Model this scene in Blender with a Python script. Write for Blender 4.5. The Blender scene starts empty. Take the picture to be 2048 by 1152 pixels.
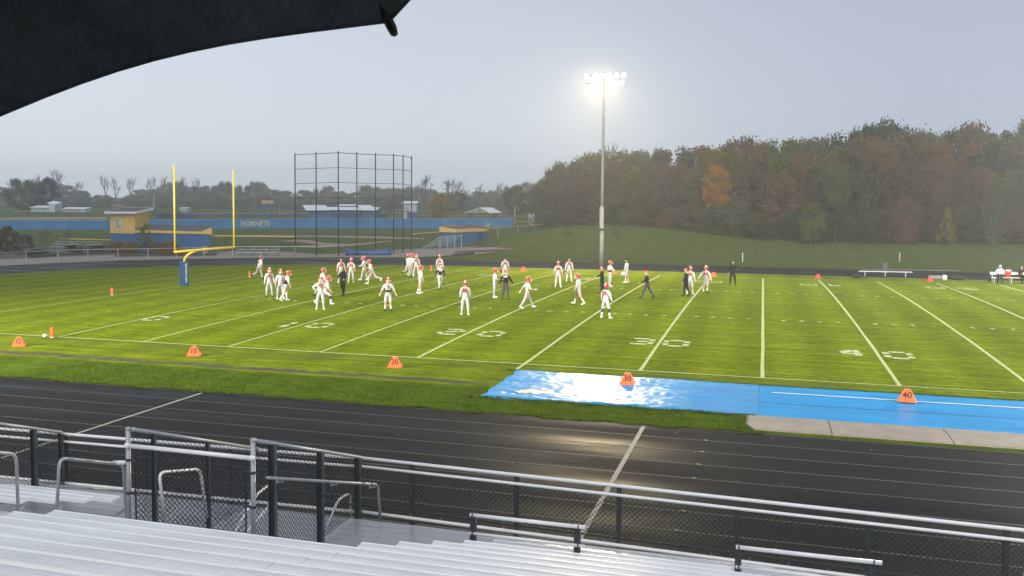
import bpy, bmesh, math, random
from mathutils import Vector, Matrix, Euler

# ------------------------------------------------------------------ camera
C = bpy.context.scene.collection
SC = bpy.context.scene
CAM = Vector((31.873, -36.055, 6.478)); YAW, PIT, ROL = -.29819, -.05859, .0055
FPX, PPX, PPY = 1861.6, 953.93, 514.35           # in pixels of a 2048 x 1152 frame
FW = Vector((math.sin(YAW)*math.cos(PIT), math.cos(YAW)*math.cos(PIT), math.sin(PIT)))
R0 = Vector((math.cos(YAW), -math.sin(YAW), 0)); U0 = R0.cross(FW)
RT = R0*math.cos(ROL) + U0*math.sin(ROL); UP = -R0*math.sin(ROL) + U0*math.cos(ROL)
cam = bpy.data.cameras.new('camera'); camo = bpy.data.objects.new('camera', cam); C.objects.link(camo)
m = Matrix((RT, UP, -FW)).transposed().to_4x4(); m.translation = CAM
camo.matrix_world = m
cam.sensor_width = 36; cam.lens = FPX/2048*36
cam.shift_x = (1024-PPX)/2048; cam.shift_y = -(576-PPY)/2048
cam.clip_start = .05; cam.clip_end = 4000
SC.camera = camo

# ------------------------------------------------------------------ sky, sun, exposure
W = bpy.data.worlds.new('World'); SC.world = W; W.use_nodes = True
nt = W.node_tree; nt.nodes.clear()
SUN_EL, SUN_AZ = math.radians(50), math.radians(168)     # veiled sun, behind the viewer
sky = nt.nodes.new('ShaderNodeTexSky'); sky.sky_type = 'NISHITA'; sky.sun_disc = False
sky.sun_elevation = SUN_EL; sky.sun_rotation = SUN_AZ; sky.dust_density = 1; sky.air_density = 1.4
b1 = nt.nodes.new('ShaderNodeBackground'); b1.inputs[1].default_value = .05
nt.links.new(sky.outputs[0], b1.inputs[0])
# overcast deck: pale towards the veiled sun and the horizon, bluer grey overhead
tc = nt.nodes.new('ShaderNodeTexCoord')
dot = nt.nodes.new('ShaderNodeVectorMath'); dot.operation = 'DOT_PRODUCT'
a0 = math.radians(-60)
dot.inputs[1].default_value = Vector((math.sin(a0), math.cos(a0), .12)).normalized()
nt.links.new(tc.outputs['Generated'], dot.inputs[0])
mr = nt.nodes.new('ShaderNodeMapRange'); mr.inputs['From Min'].default_value = .2; mr.inputs['From Max'].default_value = 1.0
nt.links.new(dot.outputs['Value'], mr.inputs['Value'])
cl = nt.nodes.new('ShaderNodeTexNoise'); cl.inputs['Scale'].default_value = 1.6; cl.inputs['Detail'].default_value = 4
nt.links.new(tc.outputs['Generated'], cl.inputs['Vector'])
ad = nt.nodes.new('ShaderNodeMath'); ad.operation = 'MULTIPLY_ADD'; ad.inputs[1].default_value = .16
nt.links.new(cl.outputs[0], ad.inputs[0]); nt.links.new(mr.outputs[0], ad.inputs[2])
rp = nt.nodes.new('ShaderNodeValToRGB')
rp.color_ramp.elements[0].position = .1; rp.color_ramp.elements[0].color = (.33, .385, .52, 1)
rp.color_ramp.elements[1].position = 1.1; rp.color_ramp.elements[1].color = (.69, .755, .84, 1)
nt.links.new(ad.outputs[0], rp.inputs[0])
b2 = nt.nodes.new('ShaderNodeBackground'); b2.inputs[1].default_value = 1.0
# paler through the mist near the horizon, greyer higher up
sp = nt.nodes.new('ShaderNodeSeparateXYZ'); nt.links.new(tc.outputs['Generated'], sp.inputs[0])
el = nt.nodes.new('ShaderNodeMapRange'); el.inputs['From Min'].default_value = 0; el.inputs['From Max'].default_value = .38
el.inputs['To Min'].default_value = 1.32; el.inputs['To Max'].default_value = .92; nt.links.new(sp.outputs['Z'], el.inputs['Value'])
nt.links.new(el.outputs[0], b2.inputs[1])
nt.links.new(rp.outputs[0], b2.inputs[0])
ash = nt.nodes.new('ShaderNodeMixShader'); ash.inputs[0].default_value = .8; wo = nt.nodes.new('ShaderNodeOutputWorld')
nt.links.new(b1.outputs[0], ash.inputs[1]); nt.links.new(b2.outputs[0], ash.inputs[2]); nt.links.new(ash.outputs[0], wo.inputs[0])

sl = bpy.data.lights.new('sun', 'SUN'); sl.energy = 1.5; sl.angle = math.radians(40); sl.color = (1, .96, .9)
so = bpy.data.objects.new('sun', sl); C.objects.link(so)
sd = Vector((math.sin(SUN_AZ)*math.cos(SUN_EL), math.cos(SUN_AZ)*math.cos(SUN_EL), math.sin(SUN_EL)))
so.rotation_euler = sd.to_track_quat('Z', 'Y').to_euler(); so.location = (-60, 20, 90)
SC.view_settings.view_transform = 'Standard'; SC.view_settings.look = 'None'
SC.view_settings.exposure = 0; SC.view_settings.gamma = 1; SC.view_settings.use_curve_mapping = False
cy = SC.cycles
cy.use_denoising = True; cy.max_bounces = 8; cy.diffuse_bounces = 4; cy.glossy_bounces = 3; cy.transmission_bounces = 3
cy.volume_bounces = 3; cy.transparent_max_bounces = 12; cy.caustics_reflective = False; cy.caustics_refractive = False
cy.sample_clamp_indirect = 4; cy.use_light_tree = True

# ------------------------------------------------------------------ places: a pixel of the frame to a point of the ground
def ray(u, v): return FW + RT*((u-PPX)/FPX) - UP*((v-PPY)/FPX)
def G(u, v, z=0.0):
    d = ray(u, v); return CAM + d*((z-CAM.z)/d.z)
def AY(u, v, y):
    d = ray(u, v); return CAM + d*((y-CAM.y)/d.y)
def AX(u, v, x):
    d = ray(u, v); return CAM + d*((x-CAM.x)/d.x)
def D(u, v, t): return CAM + ray(u, v)*t
def depth(p): return (Vector(p)-CAM).dot(FW)
def ss(a, b, x):
    t = min(1, max(0, (x-a)/(b-a))); return t*t*(3-2*t)
def terr(x, y):
    z = 0.0
    if 0 < y < 48.77:
        z += .26*(1-((y-24.385)/24.385)**2)*ss(-14, -4, x)*(1-ss(100, 112, x))
    r = math.hypot(x-CAM.x, y-CAM.y)
    z += 1.5*ss(67, 104, y)*ss(-14, 8, x) + 1.9*math.exp(-((x-9)/17)**2-((y-98)/15)**2)*ss(67, 86, y)
    z += 2.7*ss(226, 330, r)*(1-ss(-10, 20, x))
    return z
def GT(u, v):
    """ray to the terrain"""
    d = ray(u, v); t = 20.0; p = CAM
    if d.z > -1e-4: return CAM + d*400
    while t < 600:
        p = CAM + d*t
        if p.z < terr(p.x, p.y): break
        t += .5
    for k in range(12):
        p = CAM + d*(t-.5*.5**k); 
        if p.z < terr(p.x, p.y): t -= .5*.5**k
    return CAM + d*t
def at(u, dep):
    """a ground point at a given depth below a column of the frame (column measured at the horizon)"""
    p = D(u, 405, dep); return Vector((p.x, p.y, terr(p.x, p.y)))
YD = .9144
HAZE = .00088

# ------------------------------------------------------------------ helpers
def tag(o, label=None, cat=None, group=None, kind=None):
    if label: o['label'] = label
    if cat: o['category'] = cat
    if group: o['group'] = group
    if kind: o['kind'] = kind
    return o
def thing(name, label, cat, loc=(0, 0, 0), rz=0.0, group=None):
    o = bpy.data.objects.new(name, None); C.objects.link(o); o.empty_display_size = .2
    o.location = loc; o.rotation_euler = (0, 0, rz)
    return tag(o, label, cat, group)
def link(name, me, mat, parent=None, loc=None):
    o = bpy.data.objects.new(name, me); C.objects.link(o)
    if mat is not None and not me.materials:
        for q in (mat if isinstance(mat, (list, tuple)) else [mat]): me.materials.append(q)
    if parent: o.parent = parent
    if loc is not None: o.location = loc
    return o
def children(o): return list(o.children)
def copy_tree(o, parent=None):
    c = o.copy(); C.objects.link(c); c.parent = parent
    for ch in children(o): copy_tree(ch, c)
    return c

class MB:
    def __init__(s, off=(0, 0, 0)): s.v = []; s.f = []; s.mi = []; s.o = Vector(off); s.m = 0
    def add(s, vs, fs):
        n = len(s.v); s.v += [Vector(p)-s.o for p in vs]
        s.f += [tuple(i+n for i in f) for f in fs]; s.mi += [s.m]*len(fs); return s
    def box(s, c, d, rz=0.0, ex=None):
        c = Vector(c); hx, hy, hz = d[0]/2, d[1]/2, d[2]/2
        R = Matrix.Rotation(rz, 3, 'Z') if ex is None else ex
        vs = [c + R @ Vector((x*hx, y*hy, z*hz)) for z in (-1, 1) for y in (-1, 1) for x in (-1, 1)]
        return s.add(vs, [(0, 2, 3, 1), (4, 5, 7, 6), (0, 1, 5, 4), (2, 6, 7, 3), (0, 4, 6, 2), (1, 3, 7, 5)])
    def bar(s, p, q, w, h=None, up=(0, 0, 1)):
        p, q = Vector(p), Vector(q); d = (q-p); L = d.length
        if L < 1e-6: return s
        d.normalize(); u = Vector(up)
        if abs(d.dot(u)) > .98: u = Vector((0, 1, 0)) if abs(d.y) < .9 else Vector((1, 0, 0))
        a = d.cross(u).normalized(); b = a.cross(d)
        return s.box((p+q)/2, (w, h or w, L), ex=Matrix((a, b, d)).transposed())
    def tube(s, pts, r, n=6, cap=True):
        pts = [Vector(p) for p in pts]; rr = r if isinstance(r, (list, tuple)) else [r]*len(pts)
        vs = []; fs = []; a = None
        for i, p in enumerate(pts):
            d = (pts[min(i+1, len(pts)-1)] - pts[max(i-1, 0)])
            if d.length < 1e-9: d = Vector((0, 0, 1))
            d.normalize()
            if a is None: a = d.orthogonal().normalized()
            a = (a - d*a.dot(d)); a = a.normalized() if a.length > 1e-6 else d.orthogonal().normalized()
            b = d.cross(a)
            vs += [p + (a*math.cos(2*math.pi*k/n) + b*math.sin(2*math.pi*k/n))*rr[i] for k in range(n)]
        for i in range(len(pts)-1):
            for k in range(n):
                k2 = (k+1) % n; fs.append((i*n+k, i*n+k2, (i+1)*n+k2, (i+1)*n+k))
        if cap: fs += [tuple(range(n-1, -1, -1)), tuple((len(pts)-1)*n+k for k in range(n))]
        return s.add(vs, fs)
    def prism(s, poly, z0, z1, f=None):
        """polygon (x, y) extruded in z; f maps (x, y, z) to a point"""
        n = len(poly); g = f or (lambda x, y, z: (x, y, z))
        vs = [g(x, y, z0) for x, y in poly] + [g(x, y, z1) for x, y in poly]
        fs = [tuple(range(n-1, -1, -1)), tuple(range(n, 2*n))] + [(i, (i+1) % n, n+(i+1) % n, n+i) for i in range(n)]
        return s.add(vs, fs)
    def ball(s, c, r, nu=10, nv=7, fn=None):
        c = Vector(c); r = Vector(r) if not isinstance(r, (int, float)) else Vector((r, r, r))
        vs = []; fs = []
        for j in range(nv+1):
            th = math.pi*j/nv
            for i in range(nu):
                ph = 2*math.pi*i/nu
                d = Vector((math.sin(th)*math.cos(ph), math.sin(th)*math.sin(ph), math.cos(th)))
                p = Vector((d.x*r.x, d.y*r.y, d.z*r.z))
                if fn: p = fn(p, d)
                vs.append(c+p)
        for j in range(nv):
            for i in range(nu):
                i2 = (i+1) % nu
                a, b, cc, dd = j*nu+i, j*nu+i2, (j+1)*nu+i2, (j+1)*nu+i
                if j == 0: fs.append((a, dd, cc))
                elif j == nv-1: fs.append((a, dd, b))
                else: fs.append((a, dd, cc, b))
        return s.add(vs, fs)
    def mesh(s, name, smooth=False):
        me = bpy.data.meshes.new(name); me.from_pydata([tuple(p) for p in s.v], [], s.f)
        if any(s.mi): me.polygons.foreach_set('material_index', s.mi)
        if smooth: me.polygons.foreach_set('use_smooth', [True]*len(me.polygons))
        me.update(); return me
    def build(s, name, mat, parent=None, smooth=False, loc=None):
        return link(name, s.mesh(name, smooth), mat, parent, loc)
def sheet(name, poly, z, mat, parent=None, kind='structure', hug=False):
    mb = MB(); pts = [(p[0], p[1], z + (terr(p[0], p[1]) if hug else 0)) for p in poly]
    mb.add(pts, [tuple(range(len(pts)))])
    o = mb.build(name, mat, parent)
    if kind: o['kind'] = kind
    return o

# ------------------------------------------------------------------ materials
def L(*c):
    return tuple(((x/255)/12.92 if x/255 <= .04045 else ((x/255+.055)/1.055)**2.4) for x in c) + (1,)
MATS = {}
def mat(name, col, rough=.6, metal=0.0, var=.15, scale=3.0, bump=0.0, bscale=40.0, spec=.5, col2=None, stretch=None, rvar=0.0, objcol=False, emit=None, coat=0.0):
    mm = bpy.data.materials.new(name); mm.use_nodes = True; t = mm.node_tree; N = t.nodes; K = t.links
    p = N['Principled BSDF']; p.inputs['Roughness'].default_value = rough; p.inputs['Metallic'].default_value = metal
    p.inputs['Specular IOR Level'].default_value = spec; p.inputs['Coat Weight'].default_value = coat
    c = tuple(col[:3]) + (1,)
    co = N.new('ShaderNodeTexCoord'); mp = N.new('ShaderNodeMapping'); K.new(co.outputs['Object'], mp.inputs[0])
    if stretch: mp.inputs['Scale'].default_value = stretch
    n1 = N.new('ShaderNodeTexNoise'); n1.inputs['Scale'].default_value = scale; n1.inputs['Detail'].default_value = 5; n1.inputs['Roughness'].default_value = .62
    K.new(mp.outputs[0], n1.inputs['Vector'])
    mr = N.new('ShaderNodeMapRange'); mr.inputs['From Min'].default_value = .3; mr.inputs['From Max'].default_value = .7
    K.new(n1.outputs[0], mr.inputs['Value'])
    mx = N.new('ShaderNodeMix'); mx.data_type = 'RGBA'
    K.new(mr.outputs[0], mx.inputs['Factor'])
    A = [min(1, x*(1-var)) for x in c[:3]] + [1]; B = [min(1, x*(1+var)) for x in c[:3]] + [1]
    if col2: A = list(c); B = list(tuple(col2[:3]) + (1,))
    mx.inputs[6].default_value = A; mx.inputs[7].default_value = B
    out = mx.outputs[2]
    if objcol:
        oi = N.new('ShaderNodeObjectInfo'); m2 = N.new('ShaderNodeMix'); m2.data_type = 'RGBA'; m2.blend_type = 'MULTIPLY'; m2.inputs['Factor'].default_value = 1
        K.new(out, m2.inputs[6]); K.new(oi.outputs['Color'], m2.inputs[7]); out = m2.outputs[2]
    K.new(out, p.inputs['Base Color'])
    if rvar:
        r2 = N.new('ShaderNodeMapRange'); r2.inputs['From Min'].default_value = .35; r2.inputs['From Max'].default_value = .65
        r2.inputs['To Min'].default_value = max(.02, rough-rvar); r2.inputs['To Max'].default_value = min(1, rough+rvar)
        n3 = N.new('ShaderNodeTexNoise'); n3.inputs['Scale'].default_value = scale*.37; n3.inputs['Detail'].default_value = 4
        K.new(mp.outputs[0], n3.inputs['Vector']); K.new(n3.outputs[0], r2.inputs['Value']); K.new(r2.outputs[0], p.inputs['Roughness'])
    if bump:
        n2 = N.new('ShaderNodeTexNoise'); n2.inputs['Scale'].default_value = bscale; n2.inputs['Detail'].default_value = 4
        K.new(mp.outputs[0], n2.inputs['Vector'])
        bp = N.new('ShaderNodeBump'); bp.inputs['Strength'].default_value = bump; bp.inputs['Distance'].default_value = .05
        K.new(n2.outputs[0], bp.inputs['Height']); K.new(bp.outputs[0], p.inputs['Normal'])
    if emit:
        p.inputs['Emission Color'].default_value = tuple(emit[0]) + (1,); p.inputs['Emission Strength'].default_value = emit[1]
    MATS[name] = mm; return mm

M_alu = mat('wet_aluminium', (.93, .935, .94), .34, .06, .05, 2.2, .10, 30, stretch=(.25, 2, 2), rvar=.14)
M_flute = mat('fluted_wet_aluminium', (.70, .715, .745), .42, .1, .14, 3.0, .12, 40, stretch=(.25, 2, 2), rvar=.12)
M_deck = mat('wet_deck_aluminium', (.42, .43, .46), .24, .35, .16, 1.6, .16, 9, stretch=(.4, 3, 1), rvar=.1)
M_galv = mat('galvanised_pipe', (.40, .42, .44), .45, .35, .15, 5)
M_whitepipe = mat('pale_pipe', (.90, .90, .90), .36, .05, .05, 6)
M_post = mat('green_black_post', (.035, .05, .058), .45, 0, .2, 4)
M_wire = mat('black_vinyl_wire', (.012, .014, .016), .45)
M_black = mat('black_cloth', (.012, .012, .014), .8)
M_umb = mat('umbrella_cloth', (.055, .059, .068), .85, 0, .3, 22, .35, 140)
M_umbrib = mat('umbrella_rib', (.01, .011, .014), .35, .2)
M_white = mat('white_paint', (.72, .73, .74), .5, 0, .06, 3)
M_line = mat('faded_field_paint', (.22, .28, .05), .9, 0, .35, 7, col2=(.44, .49, .25))
M_num = mat('field_number_paint', (.17, .22, .03), .9, 0, .3, 7, col2=(.52, .55, .36))
M_lane = mat('lane_paint', (.035, .035, .035), .6, 0, .3, 1.1, col2=(.075, .075, .07))
M_finish = mat('finish_line_paint', (.16, .155, .14), .6, 0, .2, 3, col2=(.26, .25, .23))
M_yellow = mat('yellow_paint', (.70, .47, .13), .6, 0, .08, 1.2)
M_goal = mat('goalpost_yellow', (.72, .50, .015), .4, 0, .06, 2)
M_bluew = mat('blue_painted_wall', (.030, .115, .27), .6, 0, .15, 1.0)
M_bluef = mat('blue_windscreen', (.026, .19, .44), .7, 0, .25, .35, stretch=(1, 1, .4))
M_bluepad = mat('blue_vinyl_pad', (.003, .05, .15), .45, 0, .1, 2)
M_roof = mat('dark_roof', (.055, .055, .065), .75, 0, .25, 2)
M_wroof = mat('white_metal_roof', (.80, .82, .84), .4, 0, .04, 2)
M_wwall = mat('white_siding', (.55, .60, .64), .6, 0, .06, 2)
M_pole = mat('grey_steel_pole', (.15, .16, .17), .5, .3, .15, 1.5)
M_dark = mat('dark_steel', (.028, .032, .036), .5, .2, .2, 3)
M_orange = mat('orange_vinyl', (.85, .11, .015), .5, 0, .08, 8)
M_red = mat('red_plastic', (.62, .035, .02), .5, 0, .08, 8)
M_ink = mat('black_ink', (.012, .01, .01), .6)
M_conc = mat('wet_concrete', (.24, .205, .175), .5, 0, .16, 1.6, .1, 60, rvar=.12)
M_path = mat('gravel_path', (.23, .21, .19), .85, 0, .18, .8)
M_dirt = mat('infield_dirt', (.27, .19, .155), .9, 0, .12, .6)
M_mulch = mat('dark_mulch', (.06, .048, .04), .9, 0, .35, .9)
M_timber = mat('timber_edging', (.055, .035, .03), .8, 0, .3, 2)
M_bark = mat('bark', (.085, .075, .068), .9, 0, .3, 1.5)
M_leaf = mat('leaf', (1, 1, 1), .7, 0, .38, .55, objcol=True, spec=.0)
def leafy():
    t = M_leaf.node_tree; p = t.nodes['Principled BSDF']; tr = t.nodes.new('ShaderNodeBsdfTranslucent'); mx = t.nodes.new('ShaderNodeMixShader'); mx.inputs[0].default_value = .45
    src = p.inputs['Base Color'].links[0].from_socket; t.links.new(src, tr.inputs['Color'])
    out = [n for n in t.nodes if n.type == 'OUTPUT_MATERIAL'][0]
    t.links.new(p.outputs[0], mx.inputs[1]); t.links.new(tr.outputs[0], mx.inputs[2]); t.links.new(mx.outputs[0], out.inputs['Surface'])
leafy()
M_twig = mat('twig', (.13, .115, .105), .9, 0, .2, .6)
# ------------------------------------------------------------------ grass materials
def grass_mat(name, c1, c2, c3, streak=.5, dirt=False, fine=2.7, con=1.0):
    mm = bpy.data.materials.new(name); mm.use_nodes = True; t = mm.node_tree; N = t.nodes; K = t.links
    p = N['Principled BSDF']; p.inputs['Roughness'].default_value = .75; p.inputs['Specular IOR Level'].default_value = 0.0
    co = N.new('ShaderNodeTexCoord')
    def noise(sc, st, det=4, rot=0, rough=.6):
        mp = N.new('ShaderNodeMapping'); mp.inputs['Scale'].default_value = st; mp.inputs['Rotation'].default_value = (0, 0, rot)
        K.new(co.outputs['Object'], mp.inputs[0])
        n = N.new('ShaderNodeTexNoise'); n.inputs['Scale'].default_value = sc; n.inputs['Detail'].default_value = det; n.inputs['Roughness'].default_value = rough
        K.new(mp.outputs[0], n.inputs['Vector']); return n.outputs[0]
    def rng(x, a, b, lo=0, hi=1):
        r = N.new('ShaderNodeMapRange'); r.inputs['From Min'].default_value = a; r.inputs['From Max'].default_value = b
        r.inputs['To Min'].default_value = lo; r.inputs['To Max'].default_value = hi
        K.new(x, r.inputs['Value']); return r.outputs[0]
    def mix(f, a, b, mode='MIX'):
        x = N.new('ShaderNodeMix'); x.data_type = 'RGBA'; x.blend_type = mode
        for s, q in ((0, f), (6, a), (7, b)):
            if isinstance(q, (int, float)): x.inputs[s].default_value = q
            elif isinstance(q, tuple): x.inputs[s].default_value = q
            else: K.new(q, x.inputs[s])
        return x.outputs[2]
    big = rng(noise(.09, (1, 1, 1), 5), .35, .65)
    st = rng(noise(.8, (.16, 2.4, 1), 4, .05), .34, .66)                # streaks left by mower and cleats
    fin = rng(noise(fine, (.8, 1.25, 1), 6, 0, .72), .34, .66)
    base = mix(big, c1 + (1,), c2 + (1,))
    base = mix(st, base, c3 + (1,)) if streak >= 1 else mix(rng(st, 0, 1, 0, streak), base, c3 + (1,))
    # mower stripes run across the field
    w = N.new('ShaderNodeTexWave'); w.wave_type = 'BANDS'; w.bands_direction = 'X'; w.inputs['Scale'].default_value = .11
    w.inputs['Distortion'].default_value = 1.2; w.inputs['Detail'].default_value = 2; w.inputs['Detail Scale'].default_value = .6
    K.new(co.outputs['Object'], w.inputs['Vector'])
    g1 = rng(w.outputs['Fac'], 0, 1, 1-.14*con, 1+.08*con)
    g2 = rng(fin, 0, 1, 1-.34*con, 1+.26*con)
    mu = N.new('ShaderNodeMath'); mu.operation = 'MULTIPLY'; K.new(g1, mu.inputs[0]); K.new(g2, mu.inputs[1])
    cb = N.new('ShaderNodeCombineColor')
    for i in range(3): K.new(mu.outputs[0], cb.inputs[i])
    base = mix(1.0, base, cb.outputs[0], 'MULTIPLY')
    if dirt:   # the worn strip along the near sideline
        sx = N.new('ShaderNodeSeparateXYZ'); K.new(co.outputs['Object'], sx.inputs[0])
        wob = noise(.9, (.5, 1, 1), 4)
        a = N.new('ShaderNodeMath'); a.operation = 'MULTIPLY_ADD'; a.inputs[1].default_value = .9; K.new(wob, a.inputs[0]); K.new(sx.outputs['Y'], a.inputs[2])
        b = N.new('ShaderNodeMath'); b.operation = 'ADD'; b.inputs[1].default_value = 3.85; K.new(a.outputs[0], b.inputs[0])
        c = N.new('ShaderNodeMath'); c.operation = 'ABSOLUTE'; K.new(b.outputs[0], c.inputs[0])
        f = rng(c.outputs[0], .20, .50, 1, 0)
        wide = rng(noise(2.2, (.6, 1, 1), 5), .36, .52, .35, 1)
        f2 = N.new('ShaderNodeMath'); f2.operation = 'MULTIPLY'; K.new(f, f2.inputs[0]); K.new(wide, f2.inputs[1])
        lim = rng(sx.outputs['X'], 21.5, 23.0, 1, 0)
        f3 = N.new('ShaderNodeMath'); f3.operation = 'MULTIPLY'; K.new(f2.outputs[0], f3.inputs[0]); K.new(lim, f3.inputs[1])
        base = mix(f3.outputs[0], base, (.070, .066, .050, 1))
        # trodden, thinner grass beside the sideline
        tr = rng(sx.outputs['Y'], -4.2, -1.0, 0, 1); tr2 = rng(sx.outputs['Y'], -.9, .8, 1, 0)
        f4 = N.new('ShaderNodeMath'); f4.operation = 'MULTIPLY'; K.new(tr, f4.inputs[0]); K.new(tr2, f4.inputs[1])
        f5 = N.new('ShaderNodeMath'); f5.operation = 'MULTIPLY'; K.new(f4.outputs[0], f5.inputs[0]); K.new(rng(noise(.55, (.35, 2.2, 1), 5), .45, .6, 0, .75), f5.inputs[1])
        base = mix(f5.outputs[0], base, (.075, .085, .022, 1))
    K.new(base, p.inputs['Base Color'])
    bp = N.new('ShaderNodeBump'); bp.inputs['Strength'].default_value = .55; bp.inputs['Distance'].default_value = .05
    K.new(noise(6, (1, 2.6, 1), 5, 0, .75), bp.inputs['Height']); K.new(bp.outputs[0], p.inputs['Normal'])
    return mm
M_turf = grass_mat('field_turf', (.146, .196, .006), (.168, .214, .007), (.082, .124, .005), .85, True)
M_verge = grass_mat('verge_grass', (.068, .108, .008), (.082, .125, .009), (.05, .085, .007), .7, False, 2.2)
M_grass = grass_mat('rough_grass', (.070, .108, .028), (.08, .118, .030), (.055, .09, .024), .4, False, 1.6, .55)
M_bank = grass_mat('bank_grass', (.082, .112, .026), (.094, .122, .028), (.066, .092, .022), .35, False, 1.4, .4)

# ------------------------------------------------------------------ ground: one sheet cut where turf and bank begin
def lines(*segs):
    out = []
    for a, b, s in segs:
        n = max(1, round((b-a)/s)); out += [a+(b-a)*i/n for i in range(n)]
    return out + [segs[-1][1]]
XS = lines((-1600, -300, 130), (-300, -60, 15), (-60, -14, 4), (-14, -3, 1.5), (-3, 60, 3), (60, 112, 4), (112, 300, 15), (300, 1600, 130))
YS = lines((-900, -60, 120), (-60, -8.84, 8), (-8.84, -4.9, 2), (-4.9, 0, 2.45), (0, 48.77, 1.5), (48.77, 54.05, 2.6), (54.05, 64, 2.5), (64, 112, 3), (112, 340, 12), (340, 2200, 150))
def ground():
    nx = len(XS); V = [(x, y, terr(x, y)) for y in YS for x in XS]
    parts = {'ground': [], 'football_field': [], 'grass_verge': [], 'grass_bank': []}
    for j in range(len(YS)-1):
        for i in range(nx-1):
            f = (j*nx+i, j*nx+i+1, (j+1)*nx+i+1, (j+1)*nx+i)
            cx, cy_ = (XS[i]+XS[i+1])/2, (YS[j]+YS[j+1])/2
            k = 'football_field' if -60 < cx < 112 and -8.84 < cy_ < 54.05 else 'grass_bank' if -3 < cx < 112 and 64 < cy_ < 112 else 'ground'
            if k == 'football_field' and cy_ < -4.9: k = 'grass_verge'
            parts[k].append(f)
    for k, fs in parts.items():
        used = sorted({i for f in fs for i in f}); ix = {q: n for n, q in enumerate(used)}
        mb = MB(); mb.v = [Vector(V[q]) for q in used]; mb.f = [tuple(ix[i] for i in f) for f in fs]; mb.mi = [0]*len(fs)
        o = mb.build(k, {'ground': M_grass, 'football_field': M_turf, 'grass_verge': M_verge, 'grass_bank': M_bank}[k], smooth=True); o['kind'] = 'structure'
ground()

# ------------------------------------------------------------------ running track (stadium ring) and its painted lines
TX0, TX1, TYC, TR = 3.0, 88.0, 22.6, 31.44
def ring(r, n=60):
    """stadium outline at distance r from the axis, starting at the near right end, running left and round"""
    pts = [(TX1, TYC-r)]
    pts += [(TX0 - r*1.13*math.sin(math.pi*k/n), TYC - r*math.cos(math.pi*k/n)) for k in range(n+1)]
    pts += [(TX1 + r*1.13*math.sin(math.pi*k/n), TYC + r*math.cos(math.pi*k/n)) for k in range(n+1)]
    return pts
def band(name, r0, r1, z, mat_):
    a, b = ring(r0), ring(r1); n = len(a); mb = MB()
    mb.add([(x, y, z) for x, y in a] + [(x, y, z) for x, y in b], [(i, n+i, n+(i+1) % n, (i+1) % n) for i in range(n)])
    o = mb.build(name, mat_); o['kind'] = 'structure'; return o
def track_mat():
    mm = bpy.data.materials.new('wet_track'); mm.use_nodes = True; t = mm.node_tree; N = t.nodes; K = t.links
    p = N['Principled BSDF']; co = N.new('ShaderNodeTexCoord')
    def noise(sc, st, det=4):
        mp = N.new('ShaderNodeMapping'); mp.inputs['Scale'].default_value = st; K.new(co.outputs['Object'], mp.inputs[0])
        n = N.new('ShaderNodeTexNoise'); n.inputs['Scale'].default_value = sc; n.inputs['Detail'].default_value = det; K.new(mp.outputs[0], n.inputs['Vector']); return n.outputs[0]
    wet = noise(.5, (.22, 1.3, 1), 5)
    r = N.new('ShaderNodeMapRange'); r.inputs['From Min'].default_value = .36; r.inputs['From Max'].default_value = .66
    r.inputs['To Min'].default_value = .38; r.inputs['To Max'].default_value = .70; K.new(wet, r.inputs['Value']); K.new(r.outputs[0], p.inputs['Roughness'])
    rp = N.new('ShaderNodeValToRGB'); rp.color_ramp.elements[0].position = .3; rp.color_ramp.elements[0].color = (.0045, .005, .0058, 1)
    rp.color_ramp.elements[1].position = .72; rp.color_ramp.elements[1].color = (.0185, .0185, .020, 1)
    K.new(wet, rp.inputs[0]); K.new(rp.outputs[0], p.inputs['Base Color'])
    p.inputs['Specular IOR Level'].default_value = .028
    bp = N.new('ShaderNodeBump'); bp.inputs['Strength'].default_value = .22; bp.inputs['Distance'].default_value = .02
    K.new(noise(22, (1, 1, 1), 4), bp.inputs['Height']); K.new(bp.outputs[0], p.inputs['Normal'])
    return mm
M_track = track_mat()
band('running_track', TR, TR+9.95, .012, M_track)
for k in range(9):
    band('lane_line', TR+.10+1.235*k, TR+.10+1.235*k+(.055), .017, M_lane)
def far_curb():
    a = [p for p in ring(TR-.42) if p[1] > 24]; b = [p for p in ring(TR-.12) if p[1] > 24]; n = len(a); mb = MB()
    mb.add([(x, y, .010) for x, y in a]+[(x, y, .010) for x, y in b], [(i, n+i, n+i+1, i+1) for i in range(n-1)])
    o = mb.build('track_curb', mat('gravel_curb', (.17, .17, .165), .8, 0, .2, 2)); o['kind'] = 'structure'
far_curb()
sheet('finish_line', [(13.85, -9.1), (13.97, -9.1), (13.77, -18.7), (13.65, -18.7)], .022, M_finish)
sheet('finish_line', [(28.62, -9.1), (28.74, -9.1), (28.68, -18.7), (28.56, -18.7)], .022, M_finish)
M_mark = mat('exchange_mark_paint', (.24, .22, .11), .6, 0, .2, 4)
for k in range(1, 8):
    y = -8.94-1.235*k; c = (30.52-.02*k, y)
    sheet('exchange_mark', [(c[0]-.06, y+.0), (c[0]+.02, y-.075), (c[0]+.07, y-.01), (c[0], y+.07)], .024, M_mark)
band('lawn_verge', TR+9.95, TR+10.6, .006, mat('dark_verge', (.05, .055, .03), .9, 0, .25, 1.2))

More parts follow.
